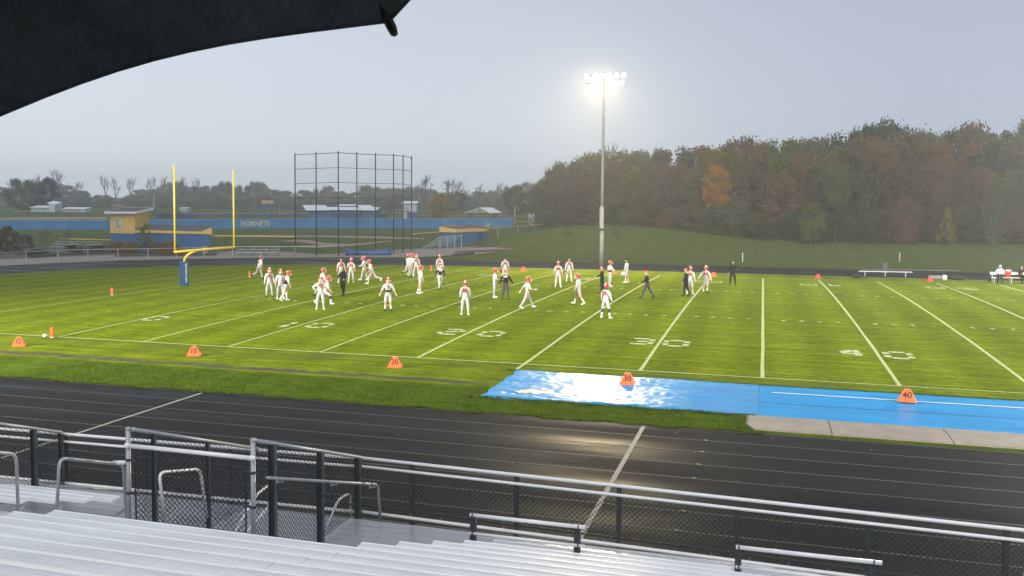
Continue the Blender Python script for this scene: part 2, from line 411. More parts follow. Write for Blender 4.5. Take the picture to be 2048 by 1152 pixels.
# ------------------------------------------------------------------ runway, pit tarpaulin and kerb slabs
M_run = mat('blue_runway', (.003, .225, .53), .40, 0, .14, .8, .10, 14, stretch=(.4, 1.6, 1), rvar=.14, spec=.14)
M_tarp = mat('wet_blue_tarp', (.028, .26, .54), .30, 0, .25, 1.3, .16, 9, stretch=(.6, 1.8, 1), rvar=.10, spec=.26, col2=(.006, .18, .48))
RY0, RY1 = -6.70, -1.62
rb = MB()
for i in range(24):                                   # gently uneven synthetic surface, a few mm of relief
    for j in range(8):
        pass
nx_, ny_ = 90, 30
vs = [(31.0+(70-31.0)*i/nx_, RY0+(RY1-RY0)*j/ny_, .020 + .004*math.sin(i*1.7+j*.6)*math.cos(j*1.1)) for j in range(ny_+1) for i in range(nx_+1)]
rb.add(vs, [(j*(nx_+1)+i, j*(nx_+1)+i+1, (j+1)*(nx_+1)+i+1, (j+1)*(nx_+1)+i) for j in range(ny_) for i in range(nx_)])
o = rb.build('runway', M_run, smooth=True); o['kind'] = 'structure'
sheet('runway_line', [(32.3, -2.92), (70, -2.92), (70, -2.80), (32.3, -2.80)], .034, mat('runway_line_paint', (.62, .66, .68), .5, 0, .15, 2))
sheet('runway_seam', [(31.2, -4.62), (70, -4.62), (70, -4.58), (31.2, -4.58)], .033, mat('runway_seam_dark', (.004, .06, .2), .5))
def tarp():
    rnd = random.Random(5); from mathutils import noise as NZ
    n1, n2 = 150, 84; V = []
    for j in range(n2+1):
        for i in range(n1+1):
            x = 22.95 + 8.9*i/n1; y = RY0-.02+(RY1-RY0+.05)*j/n2
            e = min(1, i/3)*min(1, j/3)*min(1, (n2-j)/3)*min(1, max(.05, (n1-i)/40))
            q = (.7-1.6*abs(NZ.noise(Vector((x*.9, y*2.4, 1))))) + .55*(.6-1.5*abs(NZ.noise(Vector((x*2.6, y*5.5, 7))))) + .2*NZ.noise(Vector((x*5, y*9, 3)))
            s = .75 + .25*ss(-2.2, -4.2, y)
            V.append((x + .16*NZ.noise(Vector((y*1.4, 0, 0)))*(1-i/n1), y + (.22*NZ.noise(Vector((x*.9, 0, 5)))+.08*NZ.noise(Vector((x*3.1, 0, 9))))*(1-j/n2), .03 + e*(.035 + .034*s*q)))
    mb = MB(); mb.add(V, [(j*(n1+1)+i, j*(n1+1)+i+1, (j+1)*(n1+1)+i+1, (j+1)*(n1+1)+i) for j in range(n2) for i in range(n1)])
    t = thing('tarpaulin', 'crumpled wet blue tarpaulin laid over the end of the runway beside the field', 'tarpaulin', (22.95, -4, 0))
    o = MB((22.95, -4, 0)); o.v = [Vector(v)-o.o for v in V]; o.f = mb.f; o.mi = mb.mi
    o.build('sheet', M_tarp, t, smooth=True)
    M_emb = mat('yellow_white_print', (.62, .44, .08), .3, 0, .1, 2.2, col2=(.72, .70, .62)); p = MB((22.95, -4, 0))
    for f in mb.f:
        c = sum((Vector(V[i]) for i in f), Vector())/4
        for ex, ey, rx, ry in ((24.55, -5.62, .62, .30), (25.55, -5.75, .42, .17)):
            d = ((c.x-ex)/rx)**2+((c.y-ey)/ry)**2
            if d+.7*NZ.noise(Vector((c.x*5, c.y*7, 2))) < 1: p.add([Vector(V[i])+Vector((0, 0, .004)) for i in f], [(0, 1, 2, 3)]); break
    p.build('print', M_emb, t, smooth=True)
tarp()
kx = [31.5, 33.85, 36.95, 40.05, 43.15, 46.25, 49.4]
kerb = MB((0, 0, 0)); kt = thing('kerb', 'pale wet concrete slab kerb between the blue runway and the black track', 'kerb', (31.5, -7.6, 0))
for i in range(len(kx)-1):
    a, b = kx[i]+.012, kx[i+1]-.012
    poly = [(a, -8.45), (b, -8.45), (b, -6.74), (a, -6.74)]
    if i == 0: poly = [(a+.25, -8.45), (b, -8.45), (b, -6.74), (a, -6.74), (a, -8.0)]
    mb = MB((31.5, -7.6, 0)); mb.prism(poly, -.02, .055); mb.build('slab', M_conc, kt)

# ------------------------------------------------------------------ field markings
def cz(x, y): return terr(x, y) + .010
def strip(name, p, q, w, n=24, mat_=None, dz=0):
    p, q = Vector(p[:2]), Vector(q[:2]); d = (q-p).normalized(); s = Vector((-d.y, d.x))*w/2
    rnd = random.Random(int(p.x*10+q.y)); mb = MB(); V = []
    for i in range(n+1):
        c = p.lerp(q, i/n); j1, j2 = rnd.uniform(.85, 1.15), rnd.uniform(.85, 1.15)
        for e, j in ((-1, j1), (1, j2)):
            r = c + s*e*j; V.append((r.x, r.y, cz(r.x, r.y)+dz))
    mb.add(V, [(2*i, 2*i+2, 2*i+3, 2*i+1) for i in range(n)])
    o = mb.build(name, mat_ or M_line); o['kind'] = 'structure'; return o
near = {0: (112, 675), 5: (285, 684), 10: (455, 694), 15: (642, 704), 20: (838, 714), 25: (1030, 741), 30: (1280, 742), 35: (1525, 757), 40: (1800, 773)}
far = {35: (1526, 556), 40: (1638, 561), 45: (1753, 563), 50: (1873, 567), 55: (1998, 570), 25: (1322, 550)}
for k in range(0, 75, 5):
    a = GT(*near[k]) if k in near else Vector((k*YD, 0, 0))
    b = GT(*far[k]) if k in far else Vector((k*YD+.15, 48.7, 0))
    strip('yard_line', (a.x, max(a.y, -1.55) if k == 25 else 0.0), (b.x, 48.6), .115 if k < 20 else .14)
strip('sideline', (-12, .02), (30, -.02), .12, 60, dz=.004); strip('sideline', (30, -.02), (75, -.35), .10, 60, dz=.004)
strip('sideline', (-10, 48.75), (75, 48.75), .12, 60, dz=.004)
strip('end_line', (-9.9, .1), (-9.4, 48.6), .09, 40)
rnd = random.Random(11)
for row, yy in ((0, 16.45), (1, 32.35)):
    mb = MB()
    for k in range(1, 70):
        if k % 5 == 0: continue
        x = k*YD+.1
        for h in range(3):
            a = x + rnd.uniform(-.1, .1); b = yy + rnd.uniform(-.22, .22); r = rnd.uniform(.05, .13)
            mb.add([(a-r, b-r*.8, cz(a, b)), (a+r, b-r, cz(a, b)), (a+r*.8, b+r, cz(a, b)), (a-r, b+r*.7, cz(a, b))], [(0, 1, 2, 3)])
    o = mb.build('hash_mark', M_num); o['kind'] = 'stuff'
# stencilled yard numbers: every stroke broken where the stencil bridged it
STROKES = {
 '0': [((.08, .12), (.08, .42)), ((.08, .58), (.08, .88)), ((.92, .12), (.92, .42)), ((.92, .58), (.92, .88)), ((.2, .05), (.8, .05)), ((.2, .95), (.8, .95))],
 '1': [((.5, .05), (.5, .42)), ((.5, .56), (.5, .95)), ((.3, .05), (.7, .05))],
 '2': [((.1, .95), (.8, .95)), ((.92, .6), (.92, .88)), ((.2, .5), (.8, .55)), ((.08, .12), (.08, .42)), ((.15, .05), (.92, .05))],
 '3': [((.1, .95), (.8, .95)), ((.92, .6), (.92, .88)), ((.3, .5), (.8, .5)), ((.92, .12), (.92, .4)), ((.1, .05), (.8, .05))],
 '4': [((.7, .05), (.7, .4)), ((.7, .5), (.7, .95)), ((.1, .38), (.9, .36)), ((.1, .48), (.55, .9))],
 'G': [((.08, .12), (.08, .88)), ((.2, .95), (.8, .95)), ((.2, .05), (.8, .05)), ((.92, .1), (.92, .4)), ((.6, .45), (.92, .45))],
 '5': [((.1, .95), (.9, .95)), ((.08, .6), (.08, .88)), ((.1, .52), (.8, .5)), ((.92, .12), (.92, .42)), ((.1, .05), (.8, .05))]}
def field_number(ch, cx, cy_, w, h, flip=False):
    mb = MB(); rnd = random.Random(int(cx*7+cy_))
    for (a, b), (c, d) in STROKES[ch]:
        p = Vector((cx+(a-.5)*w*(-1 if flip else 1), cy_+(b-.5)*h*(-1 if flip else 1))); q = Vector((cx+(c-.5)*w*(-1 if flip else 1), cy_+(d-.5)*h*(-1 if flip else 1)))
        dd = (q-p).normalized(); s = Vector((-dd.y, dd.x)); n = 6; V = []
        for i in range(n+1):
            cc = p.lerp(q, i/n); ww = (.16 if abs(dd.x) < .5 else .19)*(math.sin(math.pi*(i+.6)/(n+1.2))**.4)
            for e in (-1, 1):
                r = cc + s*e*ww*rnd.uniform(.75, 1.15); V.append((r.x, r.y, cz(r.x, r.y)+.004))
        mb.add(V, [(2*i, 2*i+2, 2*i+3, 2*i+1) for i in range(n)])
    o = mb.build('yard_number', M_num); o['kind'] = 'structure'
for txt, us, vv in (('10', (580, 640), (649, 651)), ('20', (903, 983), (664, 668)), ('30', (1283, 1352), (683, 687)), ('40', (1703, 1797), (706, 711))):
    for ch, u, v in zip(txt, us, vv):
        p = GT(u, v); field_number(ch, p.x, p.y, 1.1, 1.7)
for ch, u, v in (('0', 1617, 570), ('4', 1668, 571), ('0', 1870, 576), ('5', 1935, 578), ('0', 975, 550), ('1', 1000, 551), ('0', 1165, 557), ('3', 1395, 563), ('0', 1428, 564), ('2', 1180, 558)):
    p = GT(u, v); field_number(ch, p.x, min(p.y, 46), 1.25, 2.0, True)
p = GT(330, 638); field_number('0', p.x-.6, p.y, 1.0, 1.6)
# turf blades hanging over the edges of track, tarpaulin and kerb
def fringe():
    rnd = random.Random(3); mb = MB()
    def blade(x, y, h, ang):
        w = .012; dx, dy = math.cos(ang)*w, math.sin(ang)*w; l = rnd.uniform(-.06, .06); l2 = rnd.uniform(-.06, .06)
        mb.add([(x-dx, y-dy, terr(x, y)-.005), (x+dx, y+dy, terr(x, y)-.005), (x+l, y+l2, terr(x, y)+h)], [(0, 1, 2)])
    for k in range(15000):
        x = rnd.uniform(2, 32); blade(x, -8.84+abs(rnd.gauss(0, .10))-.09+.07*math.sin(x*2.1)+.05*math.sin(x*5.3), rnd.uniform(.03, .09), rnd.uniform(0, 3.14))
    for k in range(5000):
        x = rnd.uniform(22.5, 31.8); blade(x, RY0-abs(rnd.gauss(0, .08))+.05*math.sin(x*3), rnd.uniform(.05, .12), rnd.uniform(0, 3.14))
    for k in range(9000):
        x = rnd.uniform(22.5, 48); blade(x, RY1+abs(rnd.gauss(0, .08))+.01, rnd.uniform(.04, .10), rnd.uniform(0, 3.14))
    for k in range(1500):
        blade(31.5-abs(rnd.gauss(0, .12))+.05, rnd.uniform(-8.5, -6.7), rnd.uniform(.04, .10), rnd.uniform(0, 3.14))
    for k in range(26000):
        x = rnd.uniform(6, 31.5); blade(x, rnd.uniform(-8.7, -6.75 if x > 22.8 else -5.2), rnd.uniform(.03, .06), rnd.uniform(0, 3.14))
    mb.build('grass_fringe', M_blade)['kind'] = 'stuff'
M_blade = mat('grass_blade', (.070, .110, .008), .7, 0, .35, 1.3, spec=.0)
fringe()
# leaves and paper scraps blown onto the track
def litter():
    rnd = random.Random(8); mb = MB()
    for k in range(90):
        x, y = rnd.uniform(6, 48), rnd.uniform(-18.5, -9); r = rnd.uniform(.012, .04); a = rnd.uniform(0, 6.28)
        mb.add([(x+r*math.cos(a+q)*s, y+r*math.sin(a+q)*s, .02+rnd.uniform(.002, .012)) for q, s in ((0, 1), (1.57, .6), (3.14, 1), (4.71, .6))], [(0, 1, 2, 3)])
    mb.build('fallen_leaf_litter', mat('dry_leaf', (.30, .25, .15), .8, 0, .5, 9))['kind'] = 'stuff'
litter()

# ------------------------------------------------------------------ baseball diamond and paths (sheets hugging the ground)
def psheet(name, px, z, m_):
    return sheet(name, [GT(u, v) for u, v in px], z, m_, hug=True)
psheet('infield_dirt', [(430, 471), (520, 470.5), (600, 471), (720, 472), (850, 476), (846, 479), (760, 477.5), (640, 474.5), (430, 474)], .03, M_dirt)
psheet('infield_dirt', [(553, 482), (596, 480), (622, 480.5), (645, 486), (700, 488), (790, 481), (780, 483.5), (712, 491.5), (640, 496), (590, 495), (600, 492), (640, 490.5), (600, 484.5)], .035, M_dirt)
psheet('gravel_path', [(-30, 534), (-30, 521), (130, 513), (230, 508), (330, 507), (440, 502), (560, 503), (640, 509), (830, 500), (905, 494), (990, 495), (1030, 499), (960, 508), (830, 515), (650, 515), (500, 516), (250, 521), (100, 527)], .03, M_path)
psheet('mulch_bed', [(-30, 521), (-30, 500), (60, 494), (230, 494), (400, 502), (440, 506), (330, 508), (230, 510), (100, 515)], .04, M_mulch)
psheet('track_apron', [(1725, 541), (1800, 541), (1920, 543.2), (1915, 541.4), (1800, 539.4), (1722, 539.4)], .03, M_path)
psheet('warning_track', [(-20, 439.6), (215, 439), (215, 434.5), (100, 434.5), (-20, 436)], .05, M_dirt)
# ------------------------------------------------------------------ bleachers
def plank_profile(w, h, ribs=4, nose=.012):
    """section of an extruded aluminium plank: ribbed top, rounded nose (toward +y), open skirt"""
    pts = [(-w/2, -h), (-w/2, 0)]
    for k in range(ribs):
        a = -w/2 + (w-.07)*(k+.35)/ribs; b = -w/2 + (w-.07)*(k+.65)/ribs
        pts += [(a, 0), (a+.004, -.005), (b-.004, -.005), (b, 0)]
    pts += [(w/2-.066, 0), (w/2-.060, .007), (w/2-.030, .008), (w/2-nose, .004), (w/2-.003, -.004), (w/2, -nose*1.6), (w/2, -h)]
    return pts
def plank_mesh(name, x0, x1, w, h, ribs=4):
    mb = MB(); pr = plank_profile(w, h, ribs); mb.prism(pr, x0, x1, lambda a, b, z: (z, a, b))
    if w < .3 and ribs == 4:                              # fluted tread behind the smooth rounded nose
        for i in range(len(pr)):
            if pr[i][0] < w/2-.061 and pr[i][1] > -h*.5: mb.mi[2+i] = 1
    me = mb.mesh(name)
    if any(mb.mi): me.materials.append(M_alu); me.materials.append(M_flute)
    return me
P_, R_ = .70, .21                                      # row pitch and rise
def rowy(k): return -26.0 - P_*k
def rowz(k): return 2.34 + R_*k
BL = thing('bleacher', 'long ribbed wet aluminium bleacher rows filling the foreground', 'bleacher', (27, -30, 0))
BO = Vector((27, -30, 0))
XR = 46.0
SEAMS = [22.9, 27.4, 32.0, 36.6, 41.2, XR]
def put(me, name, parent, o0, y, z, m_, x=0.0):
    o = link(name, me, m_, parent, (x-o0.x, y-o0.y, z-o0.z)); return o
rnd = random.Random(21)
full = [plank_mesh('seat_plank', SEAMS[i]+.004, SEAMS[i+1]-.004, .25, .045) for i in range(5)]
foot = plank_mesh('foot_plank', 22.9, XR, .46, .05, 7)
for k in range(0, 14):
    for i in range(5):
        put(full[i], 'seat_plank', BL, BO, rowy(k)-.125+rnd.uniform(-.004, .004), rowz(k)+rnd.uniform(-.003, .003), M_alu)
    put(foot, 'foot_plank', BL, BO, rowy(k)-.50, rowz(k)-.43, M_alu)
for k in range(-5, 0):                                  # front rows stop short of the stairwell
    x0 = 26.82 + .34*(rowy(k)+26)
    a = plank_mesh('seat_plank', x0, 33.0, .25, .045); b = plank_mesh('seat_plank', 33.01, 39.0, .25, .045); c = plank_mesh('seat_plank', 39.01, XR, .25, .045)
    for me in (a, b, c): put(me, 'seat_plank', BL, BO, rowy(k)-.125, rowz(k), M_alu)
    put(plank_mesh('foot_plank', x0, XR, .46, .05, 7), 'foot_plank', BL, BO, rowy(k)-.50, rowz(k)-.43, M_alu)
st = MB(BO)
for x in (27.4, 29.9, 32.4, 34.9, 37.4, 39.9, 42.4, 44.9):
    st.bar((x, -22.4, .55), (x, -35.4, 4.45), .08, .16); st.bar((x, -35.2, 0), (x, -35.2, 4.4), .09); st.bar((x, -29, 0), (x, -29, 2.5), .09)
for x in (23.2, 25.4):
    st.bar((x, -26.2, 1.7), (x, -35.4, 4.45), .08, .16); st.bar((x, -35.2, 0), (x, -35.2, 4.4), .09); st.bar((x, -26.4, 0), (x, -26.4, 1.75), .09)
st.build('stringer_frame', M_galv, BL)
rs = MB(BO)
for k in range(0, 14): rs.box(((22.9+XR)/2, rowy(k)-.742, rowz(k)-.23), (XR-22.9, .012, .36))
rs.build('riser_board', M_alu, BL)
# left section of the same stand, with the stepped aisle in front of it
BL2 = thing('bleacher', 'left block of bleacher planks across the stepped aisle with pipe handrails', 'bleacher', (16, -26, 0))
BO2 = Vector((16, -26, 0))
sp = plank_mesh('seat_plank', 8.0, 21.2, .25, .045); fp = plank_mesh('foot_plank', 8.0, 21.2, .46, .05, 7)
for k in range(-5, 9):
    put(sp, 'seat_plank', BL2, BO2, rowy(k)-.125, rowz(k), M_alu); put(fp, 'foot_plank', BL2, BO2, rowy(k)-.50, rowz(k)-.43, M_alu)
stp = plank_mesh('step', 21.3, 22.82, .36, .05, 5)
for k in range(0, 17):
    y = -22.6-.35*k; put(stp, 'step', BL2, BO2, y-.17, .86+.105*k, M_alu)
for (u0, v0, u1, v1) in ((22, 1032, 51, 1013), (100, 1033, 124, 1015), (165, 1033, 190, 1016), (227, 1033, 248, 1020)):
    a = AY(u0, v0, -25.0); b = AY(u1, v1, -24.3); mb = MB(BO2); mb.bar(a, b, .012, .055); mb.build('plank_end_cap', M_galv, BL2)
st = MB(BO2)
for x in (9, 12, 15, 18, 21): st.bar((x, -22.4, .4), (x, -32, 3.4), .08, .16); st.bar((x, -31, 0), (x, -31, 3.2), .09)
for x in (21.36, 22.76): st.bar((x, -22.5, .75), (x, -28.2, 2.45), .05, .12)
st.build('stringer_frame', M_galv, BL2)

# front walkway deck
WK = thing('walkway', 'wet ribbed metal walkway deck between the front guard fence and the first bleacher row', 'walkway', (27, -21.9, 0))
WO = Vector((27, -21.9, 0))
dk = plank_mesh('deck_plank', 8.0, 46.0, .235, .05, 3)
for k in range(9): put(dk, 'deck_plank', WK, WO, -21.17-.242*k, .82, M_deck)
dk2 = plank_mesh('deck_plank', 22.98, 27.0, .235, .05, 3)
for k in range(9, 19): put(dk2, 'deck_plank', WK, WO, -21.17-.242*k, .82, M_deck)
fr = MB(WO); fr.box((27, -21.0, .70), (38, .05, .14)); fr.box((27, -23.2, .70), (38, .05, .14))
for x in range(9, 46, 3): fr.bar((x, -21.3, 0), (x, -21.3, .75), .08); fr.bar((x, -23.2, 0), (x, -23.2, .75), .08)
fr.build('deck_frame', M_galv, WK)

# ------------------------------------------------------------------ guard fence at the front
def net(mb, o, a, b, s=.088, r=.0052, clip=None):
    """chain link of two families of diagonal wires over the parallelogram o + a*x + b*y"""
    o, a, b = Vector(o), Vector(a), Vector(b); Lx, Ly = a.length, b.length; ua, ub = a/Lx, b/Ly
    nrm = ua.cross(ub).normalized()
    for fam in (1, -1):
        c = -Ly if fam == 1 else 0
        end = Lx if fam == 1 else Lx+Ly
        while c < end:
            # line x = c + fam*y
            y0, y1 = 0.0, Ly
            if fam == 1: y0 = max(y0, -c); y1 = min(y1, Lx-c)
            else: y0 = max(y0, c-Lx); y1 = min(y1, c)
            if y1-y0 > .02:
                p = o+ua*(c+fam*y0)+ub*y0+nrm*.003*fam; q = o+ua*(c+fam*y1)+ub*y1+nrm*.003*fam
                d = (q-p).normalized(); e = d.cross(nrm)
                V = []
                for pt in (p, q): V += [pt+nrm*r, pt-nrm*r*.5+e*r*.87, pt-nrm*r*.5-e*r*.87]
                mb.add(V, [(0, 1, 4, 3), (1, 2, 5, 4), (2, 0, 3, 5)])
            c += s
def rail_y(x): return -20.95 + .034*(x-20.1) if x < 25 else -20.75-.048*(x-25)
ZT, ZM, ZB = 1.84, 1.685, .845
GF = thing('guard_fence', 'low guard fence of white pipes, dark posts and black chain link along the walkway front', 'fence', (29.7, -20.95, 0))
GO = Vector((29.7, -20.95, 0))
def line3(x0, x1, z, n=8, dy=0): return [(x0+(x1-x0)*i/n, rail_y(x0+(x1-x0)*i/n)+dy, z) for i in range(n+1)]
for nm, z, r in (('top_rail', ZT, .030), ('middle_rail', ZM, .027), ('bottom_rail', ZB, .032)):
    for x0, x1 in ((8.0, 18.55), (18.6, 24.95), (25.0, 46.0)):
        m_ = MB(GO); m_.tube(line3(x0, x1, z, 10), r, 8); m_.build(nm, M_whitepipe, GF, smooth=True)
for x in [24.15-1.83*k for k in range(9)] + [25.98, 27.93, 29.70, 31.57, 33.49, 35.33, 37.1, 38.9, 40.7, 42.5, 44.3]:
    m_ = MB(GO); y = rail_y(x)+.045
    m_.box((x, y, (ZT+.55)/2), (.012, .06, ZT-.55+.03)); m_.box((x, y+.028, (ZT+.55)/2), (.075, .010, ZT-.55)); m_.box((x, y-.028, ZM-.4), (.075, .010, ZM-.5))
    m_.build('post', M_post, GF)
for x0, x1 in ((8.0, 18.6), (18.6, 25.0), (25.0, 46.0)):
    m_ = MB(GO); n = 3 if x1 < 30 else 6
    for i in range(n):
        a = x0+(x1-x0)*i/n; b = x0+(x1-x0)*(i+1)/n
        net(m_, (a, rail_y(a)+.012, .93), (b-a, rail_y(b)-rail_y(a), 0), (0, 0, ZM-.93))
    o = m_.build('chain_link_mesh', M_wire, GF); o['kind'] = 'stuff'
m_ = MB(GO); m_.tube(line3(8.0, 46, .96, 20, .03), .014, 5); m_.build('bottom_cable', M_wire, GF)
m_ = MB(GO)
for x in [25.4+.58*k for k in range(34)]: m_.tube([(x, rail_y(x)-.005, ZB), (x, rail_y(x)-.005, ZB+.085)], .004, 4)
o = m_.build('wire_tie', M_galv, GF); o['kind'] = 'stuff'

# ------------------------------------------------------------------ fenced stairwell in the stand
def side_fence(name, label, X, ya, za, yb, zb, posts, m_post, zfloor, k_):
    """a fence leaning along the slope: top rail from (ya, za) down to (yb, zb)"""
    t = thing(name, label, 'fence', (X, ya, 0)); o = Vector((X, ya, 0))
    f = lambda y: za+(zb-za)*(y-ya)/(yb-ya)
    m_ = MB(o); m_.tube([(X, ya, za), (X, yb, zb)], .030, 8)
    m_.ball((X, ya, za), .036, 8, 5); m_.build('top_rail', M_galv, t, smooth=True)
    for y in posts:
        m_ = MB(o); z1 = f(y)-.02
        m_.box((X+.03, y, (z1+.8)/2), (.085*k_, .012, z1-.8)); m_.box((X+.03+.045*k_, y, (z1+.8)/2), (.012, .085*k_, z1-.8)); m_.box((X+.03-.045*k_, y, (z1+.8)/2), (.012, .085*k_, z1-.8))
        m_.build('post', m_post, t)
    m_ = MB(o); net(m_, (X-.025, ya, .88), (0, yb-ya, 0), (0, 0, zb-.9), .085, .0048)
    # sloping upper part of the mesh
    h = (za-zb); net(m_, (X-.025, ya, zb), (0, (yb-ya), -h*.98), (0, 0, h*.98), .085, .0048) if False else None
    n = 14
    for i in range(n):
        y0 = ya+(yb-ya)*i/n; y1 = ya+(yb-ya)*(i+1)/n; z0 = zb-.02; z1 = f((y0+y1)/2)
        if z1-z0 > .03: net(m_, (X-.025, y0, z0), (0, y1-y0, 0), (0, 0, z1-z0), .085, .0048)
    k = m_.build('chain_link_mesh', M_wire, t); k['kind'] = 'stuff'
    return t
side_fence('stairwell_fence', 'right sloping side of the stairwell fence, three broad dark posts under a grey pipe', 25.0, -24.45, 3.07, -20.80, 1.86, (-24.0, -22.45, -20.98), M_post, .82, 1)
side_fence('stairwell_fence', 'left sloping side of the stairwell fence seen through the black mesh panel', 22.95, -24.45, 3.07, -20.85, 1.86, (-24.0, -22.55), M_post, .82, .62)
t = side_fence('stairwell_fence', 'sloping fence end with two broad dark posts at the far left of the stand', 18.6, -23.6, 2.75, -20.98, 1.86, (-21.75, -21.02), M_post, .82, 1)
# gate panel facing the seats
gp = thing('gate_panel', 'black chain link gate panel with white top pipe between two grey pipe posts', 'gate', (24, -24.5, 0)); go = Vector((24, -24.5, 0))
for x in (22.9, 25.0):
    m_ = MB(go); m_.tube([(x, -24.5, 1.2), (x, -24.5, 3.07)], .036, 10); m_.ball((x, -24.5, 3.08), .042, 8, 5); p_ = m_.build('post', M_galv, gp, smooth=True)
    for z in (1.62, 2.12, 2.62):
        m_ = MB(go); s = 1 if x < 24 else -1
        m_.tube([(x-.0, -24.5, z-.02), (x, -24.5, z+.02)], .045, 8); m_.box((x+s*.075, -24.5, z), (.11, .02, .035)); m_.build('hinge_strap', M_post, p_)
m_ = MB(go); m_.tube([(22.9, -24.52, 2.84), (25.0, -24.52, 2.83)], .034, 8); m_.ball((22.9, -24.52, 2.84), .05, 8, 5); m_.ball((25.0, -24.52, 2.83), .05, 8, 5); m_.build('top_rail', M_whitepipe, gp, smooth=True)
for x in (23.02, 24.88): m_ = MB(go); m_.tube([(x, -24.5, 1.3), (x, -24.5, 2.8)], .012, 5); m_.build('tension_bar', M_wire, gp)
m_ = MB(go); net(m_, (23.0, -24.5, 1.3), (1.9, 0, 0), (0, 0, 1.5), .085, .0052); k = m_.build('chain_link_mesh', M_wire, gp); k['kind'] = 'stuff'
# handrails of bent pipe
def arc(p, q, r, c, n=5): return []
def bent(name, label, pts, r=.022, low=None, parent_mat=None, brackets=()):
    pts = [Vector(p) for p in pts]; t = thing(name, label, 'handrail', pts[0]); o = pts[0]
    out = [pts[0]]
    for i in range(1, len(pts)-1):
        a = (pts[i-1]-pts[i]); b = (pts[i+1]-pts[i]); q = min(.13, a.length*.45, b.length*.45)
        p0 = pts[i]+a.normalized()*q; p1 = pts[i]+b.normalized()*q
        for k in range(6):
            s = k/5; out.append(p0*(1-s)**2+pts[i]*2*s*(1-s)+p1*s*s)
    out.append(pts[-1])
    m_ = MB(o); m_.tube(out, r, 9); m_.build('pipe', parent_mat or M_galv, t, smooth=True)
    if low:
        m_ = MB(o); m_.tube(low, r*.9, 8); m_.build('lower_bar', parent_mat or M_galv, t, smooth=True)
    for b in brackets:
        m_ = MB(o); m_.tube([b, b+Vector((0, 0, -.05)), b+Vector((-.09, 0, -.06))], .012, 6); m_.box(b+Vector((-.10, 0, -.05)), (.012, .05, .07)); m_.build('bracket', M_galv, t)
    return t
X_ = 22.45
A = AX(113, 1031, X_); B = AX(119, 916, X_); C2 = AX(247, 929, X_); D2 = AX(252, 1036, X_)
bent('handrail', 'bent grey pipe handrail in the stepped aisle left of the chain link gate', [A, B, C2, D2], .024, [AX(116, 972, X_), AX(249, 983, X_)])
X_ = 21.4
bent('handrail', 'bent grey pipe handrail cut by the left edge of the picture', [AX(-95, 1025, X_), AX(-95, 897, X_), AX(32, 908, X_), AX(37, 1030, X_)], .024, [AX(-92, 958, X_), AX(35, 966, X_)])
m_ = MB(); pA, pB = AX(228, 925, 22.4), AX(250, 925, 22.8)
t = thing('rail_stub', 'short pale pipe stub beside the left gate post', 'pipe', pA); m_ = MB(pA); m_.tube([pA, pB], .03, 8); m_.build('pipe', M_whitepipe, t, smooth=True)
a = Vector((25.16, -24.4, 2.53)); b = Vector((25.45, -21.05, 1.48))
bent('handrail', 'grey pipe handrail bracketed to the broad posts, its right end bent down', [a, b, (25.46, -20.98, .84)], .023, None, M_galv,
     [a.lerp(b, s) for s in (.12, .58, .97)])
bent('handrail', 'bent pale handrail inside the fenced stairwell', [AX(330, 1045, 23.6), AX(318, 945, 23.6), AX(400, 938, 23.6), AX(414, 1035, 23.6)], .022, None, M_whitepipe)
bent('handrail', 'steep pale handrail going down behind the right fence of the stairwell', [AX(645, 1075, 24.7), AX(676, 1000, 24.7), AX(700, 985, 24.7), AX(703, 1060, 24.7)], .022, None, M_whitepipe)
bent('handrail', 'steep pale handrail seen through the mesh beside the right gate post', [AX(470, 1065, 23.9), AX(512, 990, 23.9), AX(548, 962, 23.9), AX(552, 1050, 23.9)], .022, [AX(480, 1080, 23.9), AX(548, 1000, 23.9)], M_whitepipe)
# two short guard rails in front of the first row
def guard(label, u0, v0, u1, v1, lo):
    y = -22.62; a = AY(u0, v0, y); b = AY(u1, v1, y); z = (a.z+b.z)/2; a.z = b.z = z
    t = thing('guard_rail', label, 'railing', (a.x, y, .8)); o = Vector((a.x, y, .8))
    for p in (a, b):
        m_ = MB(o); x = p.x + (.03 if p is a else -.06)
        m_.box((x, y, (z+.80)/2), (.012, .09, z-.80)); m_.box((x-.04, y-.04, (z+.80)/2), (.085, .012, z-.80)); m_.box((x-.04, y+.04, (z+.8)/2), (.085, .012, z-.8))
        m_.build('post', M_post, t)
    for nm, zz in (('top_rail', z), ('lower_rail', z-lo)):
        m_ = MB(o); m_.tube([(a.x-.04, y-.07, zz), (b.x+.03, y-.07, zz)], .030 if zz == z else .024, 9); r_ = m_.build(nm, M_whitepipe, t, smooth=True)
        for p in (a, b):
            m_ = MB(o); x = p.x + (.0 if p is a else -.07); m_.box((x, y-.07, zz), (.018, .066, .066)); m_.build('clamp', M_post, r_)
guard('white pipe guard rail on two dark posts in front of the first bleacher row', 948, 1027, 1168, 1052, .285)
guard('white pipe guard rail on two dark posts at the bottom right edge of the picture', 1478, 1092, 1758, 1121, .285)
bent('handrail', 'rounded grey pipe end showing at the bottom right corner of the picture', [D(2050, 1240, 7.6), D(2052, 1128, 7.6), D(2160, 1128, 7.5), D(2160, 1240, 7.5)], .024)

